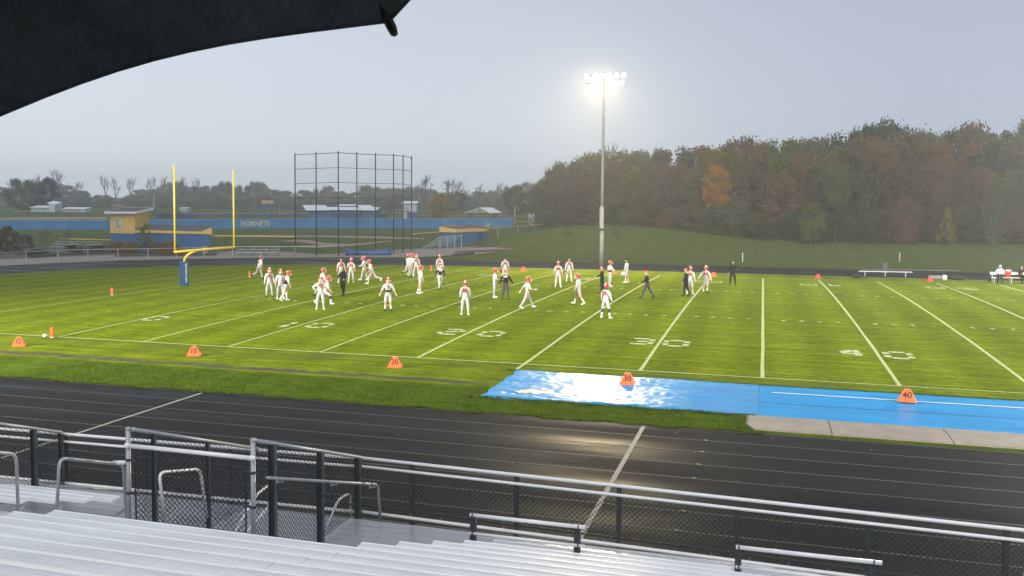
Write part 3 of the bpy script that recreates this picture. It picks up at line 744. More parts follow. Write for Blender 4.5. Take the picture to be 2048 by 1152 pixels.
# ------------------------------------------------------------------ umbrella held over the camera
def umbrella():
    T1 = D(778, 44, .86); T0 = D(-150, 296, .80)
    ch = (T1-T0); c = ch.length; Rr = c/(2*math.sin(math.pi/10)); ex = ch.normalized()
    inn = (-FW*.93 + Vector((0, 0, 1))*.37); inn = (inn - ex*inn.dot(ex)).normalized()
    ctr = (T0+T1)/2 + inn*Rr*math.cos(math.pi/10)
    nrm = ex.cross(inn).normalized()
    if nrm.z < 0: nrm = -nrm
    a1 = (T1-ctr).normalized(); a2 = nrm.cross(a1).normalized()
    s = 1 if (T0-ctr).dot(a2) > 0 else -1
    t = thing('umbrella', 'black umbrella held over the viewer at the upper left, one rib tip showing', 'umbrella', ctr); H = .20*Rr/.55
    def P(r, th): # r in 0..1
        return ctr + (a1*math.cos(th)+a2*math.sin(th)*s)*(r*Rr) + nrm*(H*(1-r*r))
    nr, na = 10, 12
    for g in range(10):
        m_ = MB(ctr); V = []
        for i in range(nr+1):
            for j in range(na+1):
                f = j/na; th = (g+f)*math.pi/5; r = i/nr
                b = math.sin(math.pi*f)
                chord = math.cos(math.pi/10)/math.cos((f-.5)*math.pi/5)
                rr = r*(chord*(1-.055*b))
                p = ctr + (a1*math.cos(th)+a2*math.sin(th)*s)*(rr*Rr) + nrm*(H*(1-r*r))
                V.append(p)
        W_ = na+1
        m_.add(V, [(i*W_+j, i*W_+j+1, (i+1)*W_+j+1, (i+1)*W_+j) for i in range(nr) for j in range(na)])
        # doubled hem
        hem = [V[nr*W_+j]+nrm*.0005 for j in range(na+1)]
        m_.tube(hem, .0016, 4)
        m_.build('canopy_gore', M_umb, t, smooth=True)
    for g in range(10):
        th = g*math.pi/5; m_ = MB(ctr)
        pts = [P(r, th)-nrm*.006 for r in (.03, .25, .5, .75, .93)]
        m_.tube(pts, .0022, 6); r_ = m_.build('rib', M_umbrib, t, smooth=True)
        m_ = MB(ctr); e = P(1.0, th); d = (P(1.0, th)-P(.93, th)).normalized()
        d = (d - nrm*.55).normalized()
        m_.tube([e-d*.050-nrm*.003, e-d*.02-nrm*.002, e+d*.006, e+d*.012, e+d*.014], [.0042, .0050, .0050, .0042, .0018], 8); m_.build('tip', M_umbrib, r_, smooth=True)
        m_ = MB(ctr); m_.tube([P(.45, th)-nrm*.008, ctr-nrm*.10], .0018, 5); m_.build('stretcher', M_umbrib, r_)
    m_ = MB(ctr); m_.tube([ctr+nrm*(H+.04), ctr-nrm*.33], .006, 8); m_.build('shaft', M_umbrib, t, smooth=True)
    m_ = MB(ctr); m_.tube([ctr-nrm*.33, ctr-nrm*.41], .011, 8); m_.build('handle', M_umbrib, t, smooth=True)
umbrella()
# ------------------------------------------------------------------ text meshes from the built-in font
_T = {}
def text_mesh(s, size, ext=.003, bold=.02):
    key = (s, size)
    if key in _T: return _T[key]
    cu = bpy.data.curves.new('text', 'FONT'); cu.body = s; cu.size = size; cu.align_x = 'CENTER'; cu.align_y = 'CENTER'; cu.extrude = ext; cu.offset = bold*size; cu.resolution_u = 3
    o = bpy.data.objects.new('text', cu); C.objects.link(o)
    dg = bpy.context.evaluated_depsgraph_get()
    me = bpy.data.meshes.new_from_object(o.evaluated_get(dg)); bpy.data.objects.remove(o)
    me.materials.clear(); _T[key] = me; return me
def place_text(name, s, size, mat_, parent, M, bold=.02, sx=1.0, ext=.003):
    me = text_mesh(s, size, ext, bold)
    if me.materials: me = me.copy(); me.materials.clear()
    me.materials.append(mat_)
    o = bpy.data.objects.new(name, me); C.objects.link(o); o.parent = parent
    o.matrix_local = M @ Matrix.Diagonal((sx, 1, 1, 1)); return o
def frame(loc, xdir, ydir):
    x = Vector(xdir).normalized(); y = Vector(ydir); y = (y-x*y.dot(x)).normalized(); z = x.cross(y)
    M = Matrix((x, y, z)).transposed().to_4x4(); M.translation = loc; return M

# ------------------------------------------------------------------ floodlight tower
M_lampglass = mat('lit_lamp_glass', (1, .95, .8), .3, emit=((1, .88, .60), 15))
M_lampcase = mat('lamp_housing', (.10, .10, .105), .5, .4, .1, 4)
M_wrap = mat('pole_wrap', (.24, .235, .23), .6, 0, .15, 4)
LB = GT(1203, 530); LB.z = terr(LB.x, LB.y)
def tower(base, label, aim, power, lamps, spotsize=115, col=(1, .93, .78)):
    t = thing('floodlight_tower', label, 'floodlight', base, 0, 'floodlight towers round the field'); o = Vector(base)
    H = 19.75; n_ = 12
    m_ = MB(o); m_.tube([o+Vector((0, 0, z)) for z in (0, 3.6)], [.235, .225], 14); m_.build('base_sleeve', M_wrap, t, smooth=True)
    m_ = MB(o); m_.tube([o+Vector((0, 0, z)) for z in (3.6, 8, 13, H+.3)], [.215, .185, .15, .11], 12); m_.build('pole', M_pole, t, smooth=True)
    d = (Vector(aim)-o); d.z = 0; d.normalize(); s = Vector((d.y, -d.x, 0))
    m_ = MB(o); m_.box(o+Vector((0, 0, 5.0))+d*.22, (.42, .20, 2.3), math.atan2(s.y, s.x)); m_.build('control_box', mat('box_grey', (.26, .27, .28), .5), t)
    for z, w in ((H, 2.2), (H-.78, 1.95)):
        m_ = MB(o); m_.bar(o+s*-w+Vector((0, 0, z)), o+s*w+Vector((0, 0, z)), .09, .09); m_.build('cross_arm', M_dark, t)
    for (off, z, k) in lamps:
        p = o + s*off + Vector((0, 0, H+z)); yaw = d.copy(); yaw.rotate(Euler((0, 0, -k*.32))); ax = (yaw*.80+Vector((0, 0, -.60))).normalized()
        c = p + ax*.10
        m_ = MB(o); m_.tube([c-ax*.22, c-ax*.10, c+ax*.10, c+ax*.2], [.06, .16, .24, .27], 12, cap=False); m_.tube([p, c-ax*.2], .03, 6)
        a = c+ax*.2; u_ = ax.orthogonal().normalized(); 
        h_ = m_.build('lamp', M_lampcase, t, smooth=True)
        m_ = MB(o); m_.tube([c+ax*.150, c+ax*.185], .250, 14); m_.build('lens', M_lampglass, h_)
    lg = bpy.data.lights.new('floodlight', 'SPOT'); lg.energy = power; lg.color = col; lg.spot_size = math.radians(spotsize); lg.spot_blend = 1.0; lg.shadow_soft_size = .9
    lo = bpy.data.objects.new('floodlight', lg); C.objects.link(lo); lo.parent = t
    lo.location = Vector((0, 0, H-.3))+d*1.1
    q = (Vector(aim)-(o+lo.location)).normalized(); lo.rotation_euler = (-q).to_track_quat('Z', 'Y').to_euler()
    return t
LAMPS = [(-1.95, .1, -1.4), (-1.25, .08, -.7), (-.55, .12, -.3), (.12, .12, 0), (.8, .1, .4), (1.65, .12, 1.5),
         (-1.75, -.68, -1.2), (-1.15, -.7, -.6), (-.5, -.7, -.2), (.35, -.7, .2), (1.0, -.66, .6)]
tower(LB, 'tall grey floodlight tower with two glowing lamp rows beyond the far sideline', (16, 40, 0), 56000, LAMPS, 116, (1, .82, .48))
tower(Vector((76, 61, 0)), 'floodlight tower outside the right of the picture on the far side', (50, 20, 0), 185000, LAMPS, 100)
tower(Vector((-26, -42, 0)), 'floodlight tower outside the left of the picture on the near side', (20, 25, 0), 460000, LAMPS, 66)
tower(Vector((80, -44, 0)), 'floodlight tower outside the right of the picture behind the stand', (46, 28, 0), 345000, LAMPS, 80)

# ------------------------------------------------------------------ goal post
gb = GT(369, 572); XG = gb.x+1.9
gl, gr = AX(350, 501, XG), AX(468, 496.5, XG); gl.z = gr.z = (gl.z+gr.z)/2
GP = thing('goal_post', 'tall yellow goal post with two uprights on a blue padded gooseneck base', 'goal post', gb); go = Vector(gb)
m_ = MB(go); m_.tube([gl+Vector((0, -.05, 0)), gr+Vector((0, .05, 0))], .085, 12); m_.build('crossbar', M_goal, GP, smooth=True)
for p, (uu, vv) in ((gl, (353, 330)), (gr, (472, 341))):
    top = AX(uu, vv, XG).z; m_ = MB(go); m_.tube([p, Vector((p.x, p.y, top))], .062, 10); m_.build('upright', M_goal, GP, smooth=True)
mid = (gl+gr)/2; mid.y = gb.y+.35
pts = [Vector((gb.x, gb.y, .1)), Vector((gb.x, gb.y, 1.95))]
for k in range(1, 9):
    a = math.pi/2*k/8; pts.append(Vector((gb.x+(XG-gb.x)*(1-math.cos(a)), gb.y+(mid.y-gb.y)*(1-math.cos(a)), 1.95+(gl.z-1.95)*math.sin(a))))
m_ = MB(go); m_.tube(pts, .085, 12); m_.build('gooseneck', M_goal, GP, smooth=True)
m_ = MB(go)
def oct_(w, c=.06): return [(-w+c, -w), (w-c, -w), (w, -w+c), (w, w-c), (w-c, w), (-w+c, w), (-w, w-c), (-w, -w+c)]
pr_ = oct_(.27); ra = -.30
m_.prism([(x*math.cos(ra)-y*math.sin(ra), x*math.sin(ra)+y*math.cos(ra)) for x, y in pr_], .02, 1.86, lambda x, y, z: go+Vector((x, y, z)))
pad = m_.build('pad', M_bluepad, GP)
ca, sa = math.cos(ra), math.sin(ra)
for i, chx in enumerate('KEARSLEY'):
    lp = Vector((ca*.275-sa*-.04, sa*.275+ca*-.04, 1.62-.185*i))
    place_text('pad_letter', chx, .20, M_white, pad, frame(lp, (-sa, ca, 0), (0, 0, 1)), .03, 1.5)

# ------------------------------------------------------------------ yard markers, pylons, ball
def wedge(label, p, txt, s=1.0, rz=0.0, m_=None, reflect=False):
    t = thing('yard_marker', label, 'yard marker', p, rz, 'orange wedge yard markers along the sidelines')
    w, d, h, tw, td = .27*s, .20*s, .40*s, .085*s, .03*s
    mb = MB()
    V = [(-w, -d, 0), (w, -d, 0), (w, d, 0), (-w, d, 0), (-w*1.0, -d*1.0, .02), (w, -d, .02), (w, d, .02), (-w, d, .02), (-tw, -td, h), (tw, -td, h), (tw, td, h), (-tw, td, h)]
    mb.add(V, [(0, 3, 2, 1), (0, 1, 5, 4), (1, 2, 6, 5), (2, 3, 7, 6), (3, 0, 4, 7), (4, 5, 9, 8), (5, 6, 10, 9), (6, 7, 11, 10), (7, 4, 8, 11), (8, 9, 10, 11)])
    mb.build('body', m_ or M_orange, t)
    if txt:
        up = Vector((0, d-td, h-.02)).normalized(); nrm = Vector((0, -up.z, up.y))
        place_text('digit', txt, .30*s, M_ink, t, frame(Vector((0, -(d+td)/2-.001, h*.52))+nrm*.004, (1, 0, 0), up), .025, .92)
        side = Vector((-(w-tw), 0, h)).normalized()
    return t
def ground_at(u, v): return GT(u, v)
for u, v, tx, lb, rz in ((38, 692, 'G', 'orange wedge marker with a letter on the grass at the far left sideline', .55), (388, 711, '10', 'orange wedge marker with two thin digits on the sideline grass below the goal post', .42),
                 (790, 734, '20', 'orange wedge marker on the sideline grass left of the blue tarpaulin', .22), (1255, 771, '30', 'orange wedge marker standing on the wet blue tarpaulin', .05), (1814, 806, '40', 'orange wedge marker on the white line of the blue runway', -.12)):
    p = ground_at(u, v); p.z = .06 if tx in ('30', '40') else terr(p.x, p.y)
    wedge(lb, p, tx, 1.02, rz)
for u, v, lb in ((1047, 542, 'small orange wedge marker on the far sideline behind the two unhelmeted players'), (1227, 547, 'small orange wedge marker beside the floodlight pole on the far sideline'), (1427, 553, 'small orange wedge marker half hidden behind the player with arms out'),
              (1636, 557, 'small orange wedge marker on the far sideline left of the white bench'), (1860, 563, 'small orange wedge marker on the far sideline right of the white bench')):
    p = ground_at(u, v); wedge(lb, p, '', 1.0, math.pi, M_red if u > 1500 else M_orange)
def pylon(label, u, v, h=.46):
    p = GT(u, v); t = thing('pylon', label, 'pylon', p, .4, 'orange end zone pylons'); mb = MB()
    mb.box((0, 0, h/2+.03), (.125, .125, h)); mb.build('post', M_orange, t)
    mb = MB(); mb.box((0, 0, .014), (.17, .17, .02)); mb.build('base', M_white, t); return t
pylon('orange pylon standing on the near sideline beside a small ball', 104, 675)
pylon('orange pylon on the dark grass behind the goal post base', 224, 590)
pylon('orange pylon on the grass left of the walking player by the far track', 499, 554)
pylon('orange pylon on the far sideline between two pairs of players', 862, 541)
p = GT(90, 675); t = thing('ball', 'small pale ball lying on the near sideline beside the pylon', 'ball', p); mb = MB(); mb.ball((0, 0, .09), (.13, .09, .09), 10, 7); mb.build('ball_skin', mat('pale_leather', (.6, .5, .4), .6), t, smooth=True)

# ------------------------------------------------------------------ far sideline gear
def box_of(name, label, cat, p, size, mt, rz=0): 
    t = thing(name, label, cat, p, rz); return t
p0, p1 = GT(1717, 552), GT(1824, 554)
t = thing('sideline_bench', 'long pale aluminium bench standing alone on the far black track', 'bench', (p0+p1)/2); o = (p0+p1)/2
mb = MB(o); mb.bar(p0+Vector((0, 0, .44)), p1+Vector((0, 0, .44)), .28, .05); mb.build('seat', M_white, t)
for s in (.12, .5, .88):
    q = p0.lerp(p1, s); mb = MB(o); mb.bar(q+Vector((0, -.12, 0)), q+Vector((0, -.12, .42)), .05); mb.bar(q+Vector((0, .12, 0)), q+Vector((0, .12, .42)), .05); mb.build('leg', M_galv, t)
p = GT(1770, 546); t = thing('trash_can', 'dark grey trash can standing behind the lone pale bench', 'trash can', p)
mb = MB(); mb.tube([(0, 0, 0), (0, 0, .02), (0, 0, .85), (0, 0, .90)], [.24, .25, .30, .31], 14); mb.build('barrel', mat('grey_plastic', (.09, .09, .10), .6), t, smooth=False)
mb = MB(); mb.tube([(0, 0, .905), (0, 0, .94), (0, 0, .97)], [.32, .31, .2], 14); mb.build('lid', mat('grey_lid', (.11, .11, .12), .6), t)
def bag(label, u, v, L_, h, mt, rz=0, cat='bag'):
    p = GT(u, v); t = thing('duffel_bag', label, cat, p, rz); mb = MB()
    def fn(q, d): return Vector((q.x*(1-.12*abs(d.z)), q.y, max(-h*.48, q.z*(1+.10*math.sin(d.x*5)))))
    mb.ball((0, 0, h*.48), (L_/2, h*.45, h*.5), 14, 8, fn); mb.build('body', mt, t, smooth=True)
    mb = MB(); mb.tube([(-L_*.25, 0, h*.9), (-L_*.15, 0, h*1.12), (L_*.15, 0, h*1.12), (L_*.25, 0, h*.9)], .018, 5); mb.build('handle', M_black, t)
bag('black bag lying on the track edge left of the lone pale bench', 1714, 556, 1.0, .34, M_black, .1)
bag('black bag dropped on the track between the rolled mat and the seated people', 1914, 560, 1.5, .42, M_black, -.1)
bag('black bag on the ground at the left end of the occupied bench', 1983, 563, 1.0, .5, M_black, .2)
p = GT(1876, 560); t = thing('rolled_mat', 'grey rolled mat with a white end lying on the far track edge', 'mat', p, -.08)
mb = MB(); mb.tube([(-.75, 0, .2), (.35, 0, .2)], .19, 12); mb.build('roll', mat('grey_mat', (.24, .22, .21), .8), t, smooth=True); mb = MB(); mb.tube([(.35, 0, .22), (.62, 0, .22), (.68, 0, .22)], [.24, .24, .18], 12); mb.build('end_cap', M_white, t, smooth=True)
for u, lb in ((1485, 'short white post on the grass bank behind the hooded person'), (1799, 'short white post on the grass bank above the lone bench')):
    p = GT(u, 524); t = thing('marker_post', lb, 'post', p); mb = MB(); mb.tube([(0, 0, 0), (0, 0, .98), (0, 0, 1.02)], [.055, .055, .03], 8); mb.build('tube', M_white, t, smooth=True); mb = MB(); mb.box((0, -.055, .8), (.07, .01, .12)); mb.build('plate', M_galv, t)
b0, b1 = GT(1983, 566), GT(2060, 567)
t = thing('team_bench', 'team bench with two pale planks carrying two people and an orange cooler', 'bench', (b0+b1)/2); o = (b0+b1)/2; dx = (b1-b0).normalized(); dy = Vector((-dx.y, dx.x, 0))
for nm, off, z in (('seat', .0, .46), ('backrest', .32, .80)):
    mb = MB(o); mb.bar(b0+dy*off+Vector((0, 0, z)), b1+dy*off+Vector((0, 0, z)), .27 if nm == 'seat' else .06, .05 if nm == 'seat' else .22); mb.build(nm, M_whitepipe, t)
for s in (.06, .5, .94):
    q = b0.lerp(b1, s); mb = MB(o); mb.bar(q-dy*.1, q-dy*.1+Vector((0, 0, .44)), .06); mb.bar(q+dy*.30, q+dy*.32+Vector((0, 0, .9)), .06); mb.build('leg', M_galv, t)
p = b0.lerp(b1, .42)+Vector((0, 0, .487)); t = thing('drink_cooler', 'orange drink cooler with a white lid standing on the team bench', 'cooler', p)
mb = MB(); mb.tube([(0, 0, 0), (0, 0, .05), (0, 0, .5), (0, 0, .53)], [.20, .22, .23, .22], 14); mb.build('body', M_red, t, smooth=True)
mb = MB(); mb.tube([(0, 0, .53), (0, 0, .60), (0, 0, .63)], [.24, .24, .2], 14); mb.build('lid', M_white, t); mb = MB(); mb.tube([(0, -.22, .08), (0, -.28, .08)], .025, 6); mb.build('tap', M_white, t)

# ------------------------------------------------------------------ people
M_jersey = mat('white_jersey', (.52, .52, .53), .8, 0, .08, 9, .9, 11)
M_pants = mat('white_pants', (.42, .42, .435), .75, 0, .08, 9, .7, 13)
M_stripe = mat('pants_stripe', (.40, .17, .16), .75, 0, .1, 9)
M_skin = mat('light_skin', (.45, .26, .18), .6, 0, .06, 9)
M_skind = mat('dark_skin', (.09, .05, .035), .6, 0, .06, 9)
M_sock = mat('white_sock', (.68, .67, .65), .8, 0, .05, 9)
M_bsock = mat('dark_sock', (.02, .018, .02), .8)
M_helm = mat('red_helmet', (.52, .025, .015), .25, 0, .05, 6, spec=.6)
M_helmd = mat('maroon_helmet', (.22, .015, .015), .25, 0, .05, 6, spec=.6)
M_rednum = mat('red_number', (.30, .008, .01), .7)
M_hair = mat('dark_hair', (.015, .011, .009), .8)
M_coat = mat('black_jacket', (.010, .010, .012), .85, 0, .2, 6, spec=.12)
M_gpants = mat('grey_trousers', (.05, .053, .06), .8, spec=.15)
M_hoodw = mat('white_hoodie', (.60, .60, .66), .8, 0, .05, 6)
M_ball = mat('brown_leather', (.16, .06, .03), .6)

SEG = {}   # filled per person: list of (p, q, radius-ish, slot)
def fk(pose):
    """joints of a figure facing +y, feet near z = 0. pose keys in degrees"""
    g = lambda k, d=0: math.radians(pose.get(k, d))
    J = {}
    pel = Vector((0, 0, .97)); lean = g('lean'); tw = g('twist')
    def rot(v, rx=0, ry=0, rz=0): return Euler((rx, ry, rz)).to_matrix() @ v
    J['pel'] = pel
    spine = lambda z, y=0: pel + rot(Vector((0, y, z)), -lean)
    J['waist'] = spine(.14); J['chest'] = spine(.36, .01); J['uchest'] = spine(.49, .0); J['neck'] = spine(.57, .01)
    hl = g('head_pitch'); ht = g('head_turn')
    J['head'] = J['neck'] + rot(rot(Vector((0, .03, .16)), -lean-hl), 0, 0, -ht)
    for s, n in ((-1, 'l'), (1, 'r')):
        hip = pel + rot(Vector((s*.105, 0, -.04)), 0, 0, 0); J['hip'+n] = hip
        sw, ab, kb = g('hip_'+n), g('spread_'+n, 4), g('knee_'+n, 4)
        d1 = rot(Vector((0, 0, -.44)), sw, 0, 0); d1 = rot(d1, 0, -s*ab, 0); kn = hip+d1; J['knee'+n] = kn
        d2 = rot(Vector((0, 0, -.43)), sw-kb, 0, 0); d2 = rot(d2, 0, -s*ab*.6, 0); an = kn+d2; J['ank'+n] = an
        fp = g('foot_'+n, 0) + min(0, (sw-kb))*.8
        J['toe'+n] = an + rot(Vector((s*.03, .17, -.055)), fp)
        J['heel'+n] = an + rot(Vector((0, -.05, -.05)), fp)
        sh = spine(.47) + rot(Vector((s*.205, 0, 0)), 0, 0, -tw); J['sho'+n] = sh
        asw, aab, eb, ein = g('arm_'+n), g('armout_'+n, 12), g('elbow_'+n, 14), g('armin_'+n)
        d1 = rot(Vector((0, 0, -.30)), asw, 0, 0); d1 = rot(d1, 0, -s*aab, 0); el = sh+d1; J['elb'+n] = el
        d2 = rot(Vector((0, 0, -.26)), asw+eb, 0, 0); d2 = rot(d2, 0, -s*(aab-ein), 0); wr = el+d2; J['wri'+n] = wr
        J['han'+n] = wr + d2.normalized()*.085
    lo = min(J['toel'].z, J['toer'].z, J['heell'].z, J['heelr'].z)-.035
    for k in J: J[k] = J[k]-Vector((0, 0, lo))
    return J
CH = ['pel', 'waist', 'chest', 'uchest', 'neck', 'head']
def skin_object(J, pads, bulk):
    names = []; edges = []; rad = {}
    def nd(n, r): names.append(n); rad[n] = r
    nd('pel', (.155*bulk, .125*bulk)); nd('waist', (.165*bulk, .125*bulk)); nd('chest', (.195*bulk, .145*bulk)); nd('uchest', (.20*bulk, .15*bulk)); nd('neck', (.070, .070)); nd('head', (.085, .10))
    edges += [('pel', 'waist'), ('waist', 'chest'), ('chest', 'uchest'), ('uchest', 'neck'), ('neck', 'head')]
    for n in 'lr':
        nd('hip'+n, (.122*bulk, .122*bulk)); nd('knee'+n, (.080*bulk,)*2); nd('ank'+n, (.046,)*2); nd('toe'+n, (.040, .036))
        nd('sho'+n, ((.135, .135) if pads else (.092, .092))); nd('elb'+n, (.060*bulk,)*2); nd('wri'+n, (.036,)*2); nd('han'+n, (.040, .024))
        J['calf'+n] = J['knee'+n].lerp(J['ank'+n], .35); nd('calf'+n, (.064*bulk,)*2)
        edges += [('pel', 'hip'+n), ('hip'+n, 'knee'+n), ('knee'+n, 'calf'+n), ('calf'+n, 'ank'+n), ('ank'+n, 'toe'+n), ('uchest', 'sho'+n), ('sho'+n, 'elb'+n), ('elb'+n, 'wri'+n), ('wri'+n, 'han'+n)]
    ix = {n: i for i, n in enumerate(names)}
    me = bpy.data.meshes.new('person'); me.from_pydata([tuple(J[n]) for n in names], [(ix[a], ix[b]) for a, b in edges], [])
    ob = bpy.data.objects.new('person', me); C.objects.link(ob)
    md = ob.modifiers.new('skin', 'SKIN'); md.use_smooth_shade = True; md.branch_smoothing = .4
    sv = me.skin_vertices[0].data
    for n, i in ix.items(): sv[i].radius = rad[n]; sv[i].use_root = (n == 'pel')
    sb = ob.modifiers.new('sub', 'SUBSURF'); sb.levels = 1; sb.render_levels = 1
    return ob
def near_seg(p, a, b):
    ab = b-a; t = max(0, min(1, (p-a).dot(ab)/max(1e-9, ab.length_squared))); return (p-(a+ab*t)).length, t
def hand_fingers(mb, J, n):
    w, h, e = J['wri'+n], J['han'+n], J['elb'+n]; d = (h-w).normalized(); side = Vector((0, 1, 0)); side = (side-d*side.dot(d)).normalized(); nrm = d.cross(side); s = 1 if n == 'r' else -1
    inn = Vector((-s, 0, 0)); inn = (inn-d*inn.dot(d)).normalized()
    for k, (off, ln) in enumerate(((.030, .066), (.010, .075), (-.011, .070), (-.031, .056))):
        a = h+side*off*.9-d*.01
        mb.tube([a, a+d*ln*.5+inn*.006, a+d*ln*.85+inn*.022, a+d*ln*.98+inn*.036], [.0095, .009, .008, .006], 5)
    a = w+d*.035+side*.026; mb.tube([a, a+side*.022+d*.022, a+side*.026+d*.05+inn*.015], [.011, .010, .007], 5)
PEOPLE = []
def person(label, u, v, face, pose=None, kit='player', H=None, top=None, num=None, numside='back', hat='helmet', legs='pants', sleeves='long', shoes=None, skin=0, gloves=None, belt=False, pads=True, group='players in white warming up on the field', holds=None, hm=None, midriff=None, base=None, scale=1.0, name='person', text=None):
    if kit == 'player' and sleeves == 'long' and len(PEOPLE) % 3 == 2: sleeves = 'short'
    PEOPLE.append(dict(locals()))
def make_people():
    tmp = []
    for P in PEOPLE:
        J = fk(P['pose'] or {}); ob = skin_object(J, P['pads'], 1.02 if P['pads'] else 1.14); tmp.append((P, J, ob))
    dg = bpy.context.evaluated_depsgraph_get()
    out = [(P, J, bpy.data.meshes.new_from_object(ob.evaluated_get(dg))) for P, J, ob in tmp]
    for _, _, ob in tmp: bpy.data.objects.remove(ob)
    for P, J, me in out: finish_person(P, J, me)
def finish_person(P, J, me):
    kit = P['kit']; sk = M_skind if P['skin'] else M_skin
    if kit == 'player':
        slot = dict(torso=M_jersey, uarm=M_jersey, farm={'long': M_jersey, 'short': sk, 'black': M_coat}[P['sleeves']], hand=P['gloves'] or sk, thigh=M_pants, calf={'pants': M_pants, 'bare': sk, 'sock': M_sock, 'dark': M_bsock}[P['legs']], low=M_sock if P['legs'] != 'pants' else M_pants, foot=P['shoes'] or M_sock, head=sk)
        if P['sleeves'] == 'black': slot['uarm'] = M_coat
    elif kit == 'white':
        slot = dict(torso=M_hoodw, uarm=M_hoodw, farm=M_hoodw, hand=sk, thigh=M_coat, calf=M_coat, low=M_coat, foot=M_black, head=sk)
    else:
        slot = dict(torso=M_coat, uarm=M_coat, farm=M_coat, hand=sk, thigh=P['legs'] if not isinstance(P['legs'], str) else M_coat, calf=P['legs'] if not isinstance(P['legs'], str) else M_coat, low=P['legs'] if not isinstance(P['legs'], str) else M_coat, foot=M_black, head=sk)
    segs = [('torso', 'pel', 'waist'), ('torso', 'waist', 'chest'), ('torso', 'chest', 'uchest'), ('head', 'neck', 'head')]
    for n in 'lr':
        segs += [('thigh', 'pel', 'hip'+n), ('thigh', 'hip'+n, 'knee'+n), ('calf', 'knee'+n, 'ank'+n), ('foot', 'ank'+n, 'toe'+n), ('torso', 'uchest', 'sho'+n), ('uarm', 'sho'+n, 'elb'+n), ('farm', 'elb'+n, 'wri'+n), ('hand', 'wri'+n, 'han'+n)]
    mats = []; mi = {}
    def idx(mt):
        if mt not in mi: mi[mt] = len(mats); mats.append(mt)
        return mi[mt]
    bm = bmesh.new(); bm.from_mesh(me)
    for f in bm.faces:
        c = f.calc_center_median(); best = None
        for s, a, b in segs:
            d, t = near_seg(c, J[a], J[b])
            if best is None or d < best[0]: best = (d, s, t)
        s, t = best[1], best[2]
        if s == 'calf': s = 'calf' if t < .52 else 'low'
        if s == 'torso' and c.z < J['waist'].z-.06: s = 'thigh'
        mt = slot[s]
        if P['belt'] and abs((c-J['waist']).z+.03) < .05 and best[1] == 'torso': mt = M_black
        if kit == 'player' and mt is M_pants and abs(f.normal.x) > .955 and best[1] == 'thigh': mt = M_stripe
        if P['midriff'] and best[1] == 'torso' and J['waist'].z-.08 < c.z < J['chest'].z-.02: mt = M_coat
        f.material_index = idx(mt); f.smooth = True
    bm.to_mesh(me); bm.free()
    # fingers, shoes, face: joined into the body mesh
    mb = MB(); a = idx(slot['hand']); mb.m = a
    for n in 'lr': hand_fingers(mb, J, n)
    hd = J['head']; hc = hd+Vector((0, .015, .035)); mb.m = idx(slot['head'])
    def face_fn(p, d):
        q = p.copy()
        if d.y > .2 and -.55 < d.z < .45: q.y *= 1.04
        if d.z < -.4: q.x *= .82; q.y *= .95
        return q
    mb.ball(hc, (.078, .098, .118), 14, 10, face_fn)
    mb.add([hc+Vector(v) for v in ((-.012, .094, -.035), (.012, .094, -.035), (0, .125, -.030), (0, .098, .015))], [(0, 1, 2), (1, 3, 2), (3, 0, 2)])
    for s in (-1, 1):
        mb.ball(hc+Vector((s*.078, -.01, -.01)), (.012, .022, .034), 6, 5)
    mb.m = idx(M_hair)
    for s in (-1, 1): mb.ball(hc+Vector((s*.03, .092, .012)), (.011, .008, .007), 6, 4)
    mb.m = idx(M_rednum); mb.box(hc+Vector((0, .093, -.062)), (.04, .008, .009))
    mb.m = idx(slot['foot'])
    for n in 'lr':
        a, h, t_ = J['ank'+n], J['heel'+n], J['toe'+n]
        mb.tube([h+Vector((0, 0, .005)), h.lerp(t_, .45)+Vector((0, 0, .012)), t_, t_+(t_-h).normalized()*.06], [.045, .050, .048, .022], 8)
    me2 = mb.mesh('x', True)
    bm = bmesh.new(); bm.from_mesh(me); bm.from_mesh(me2); bm.to_mesh(me); bm.free(); bpy.data.meshes.remove(me2)
    for q in mats: me.materials.append(q)
    loc = P['base'] if P['base'] is not None else GT(P['u'], P['v'])
    loc = Vector(loc)
    if P['base'] is None: loc.z = terr(loc.x, loc.y)+.008
    fa = math.atan2(CAM.x-loc.x, CAM.y-loc.y)+math.pi          # away from the camera
    ang = fa + math.radians(P['face'])
    t = thing('person', P['label'], 'person', loc, -ang, P['group']); t.scale = (P['scale'],)*3
    link('body', me, None, t)
    hat = P['hat']; tilt = math.radians((P['pose'] or {}).get('lean', 0)+(P['pose'] or {}).get('head_pitch', 0)); turn = math.radians((P['pose'] or {}).get('head_turn', 0))
    R = Euler((-tilt, 0, -turn)).to_matrix()
    def hb(mbx): # rotate head gear about the head centre
        mbx.v = [hc + R @ (v-hc) for v in mbx.v]; return mbx
    if hat == 'helmet':
        hm = P['hm'] or M_helm; m_ = MB()
        def hf(p, d):
            q = p.copy()
            if d.y > .45 and d.z < .25: q.y = q.y*.80-.02
            if d.z < -.62: q.z = -.105; 
            return q
        m_.ball(hc+Vector((0, -.01, .025)), (.132, .160, .155), 16, 11, hf); h_ = hb(m_).build('helmet', hm, t, smooth=True)
        m_ = MB(); pts = [hc+Vector((0, -.01+.163*math.cos(a), .025+.158*math.sin(a))) for a in [math.radians(k) for k in range(28, 190, 18)]]
        for i in range(len(pts)-1): m_.bar(pts[i], pts[i+1], .045, .012, up=(pts[i]+pts[i+1])/2-hc)
        hb(m_).build('stripe', M_white, h_)
        m_ = MB()
        for z, o_ in ((.00, .02), (-.045, .035), (-.095, .03)):
            m_.tube([hc+Vector((x, .155+o_-abs(x)*abs(x)*7, z)) for x in (-.12, -.08, -.03, .03, .08, .12)], .008, 5)
        for x in (-.04, .04): m_.tube([hc+Vector((x, .17, .05)), hc+Vector((x, .178, -.10))], .008, 5)
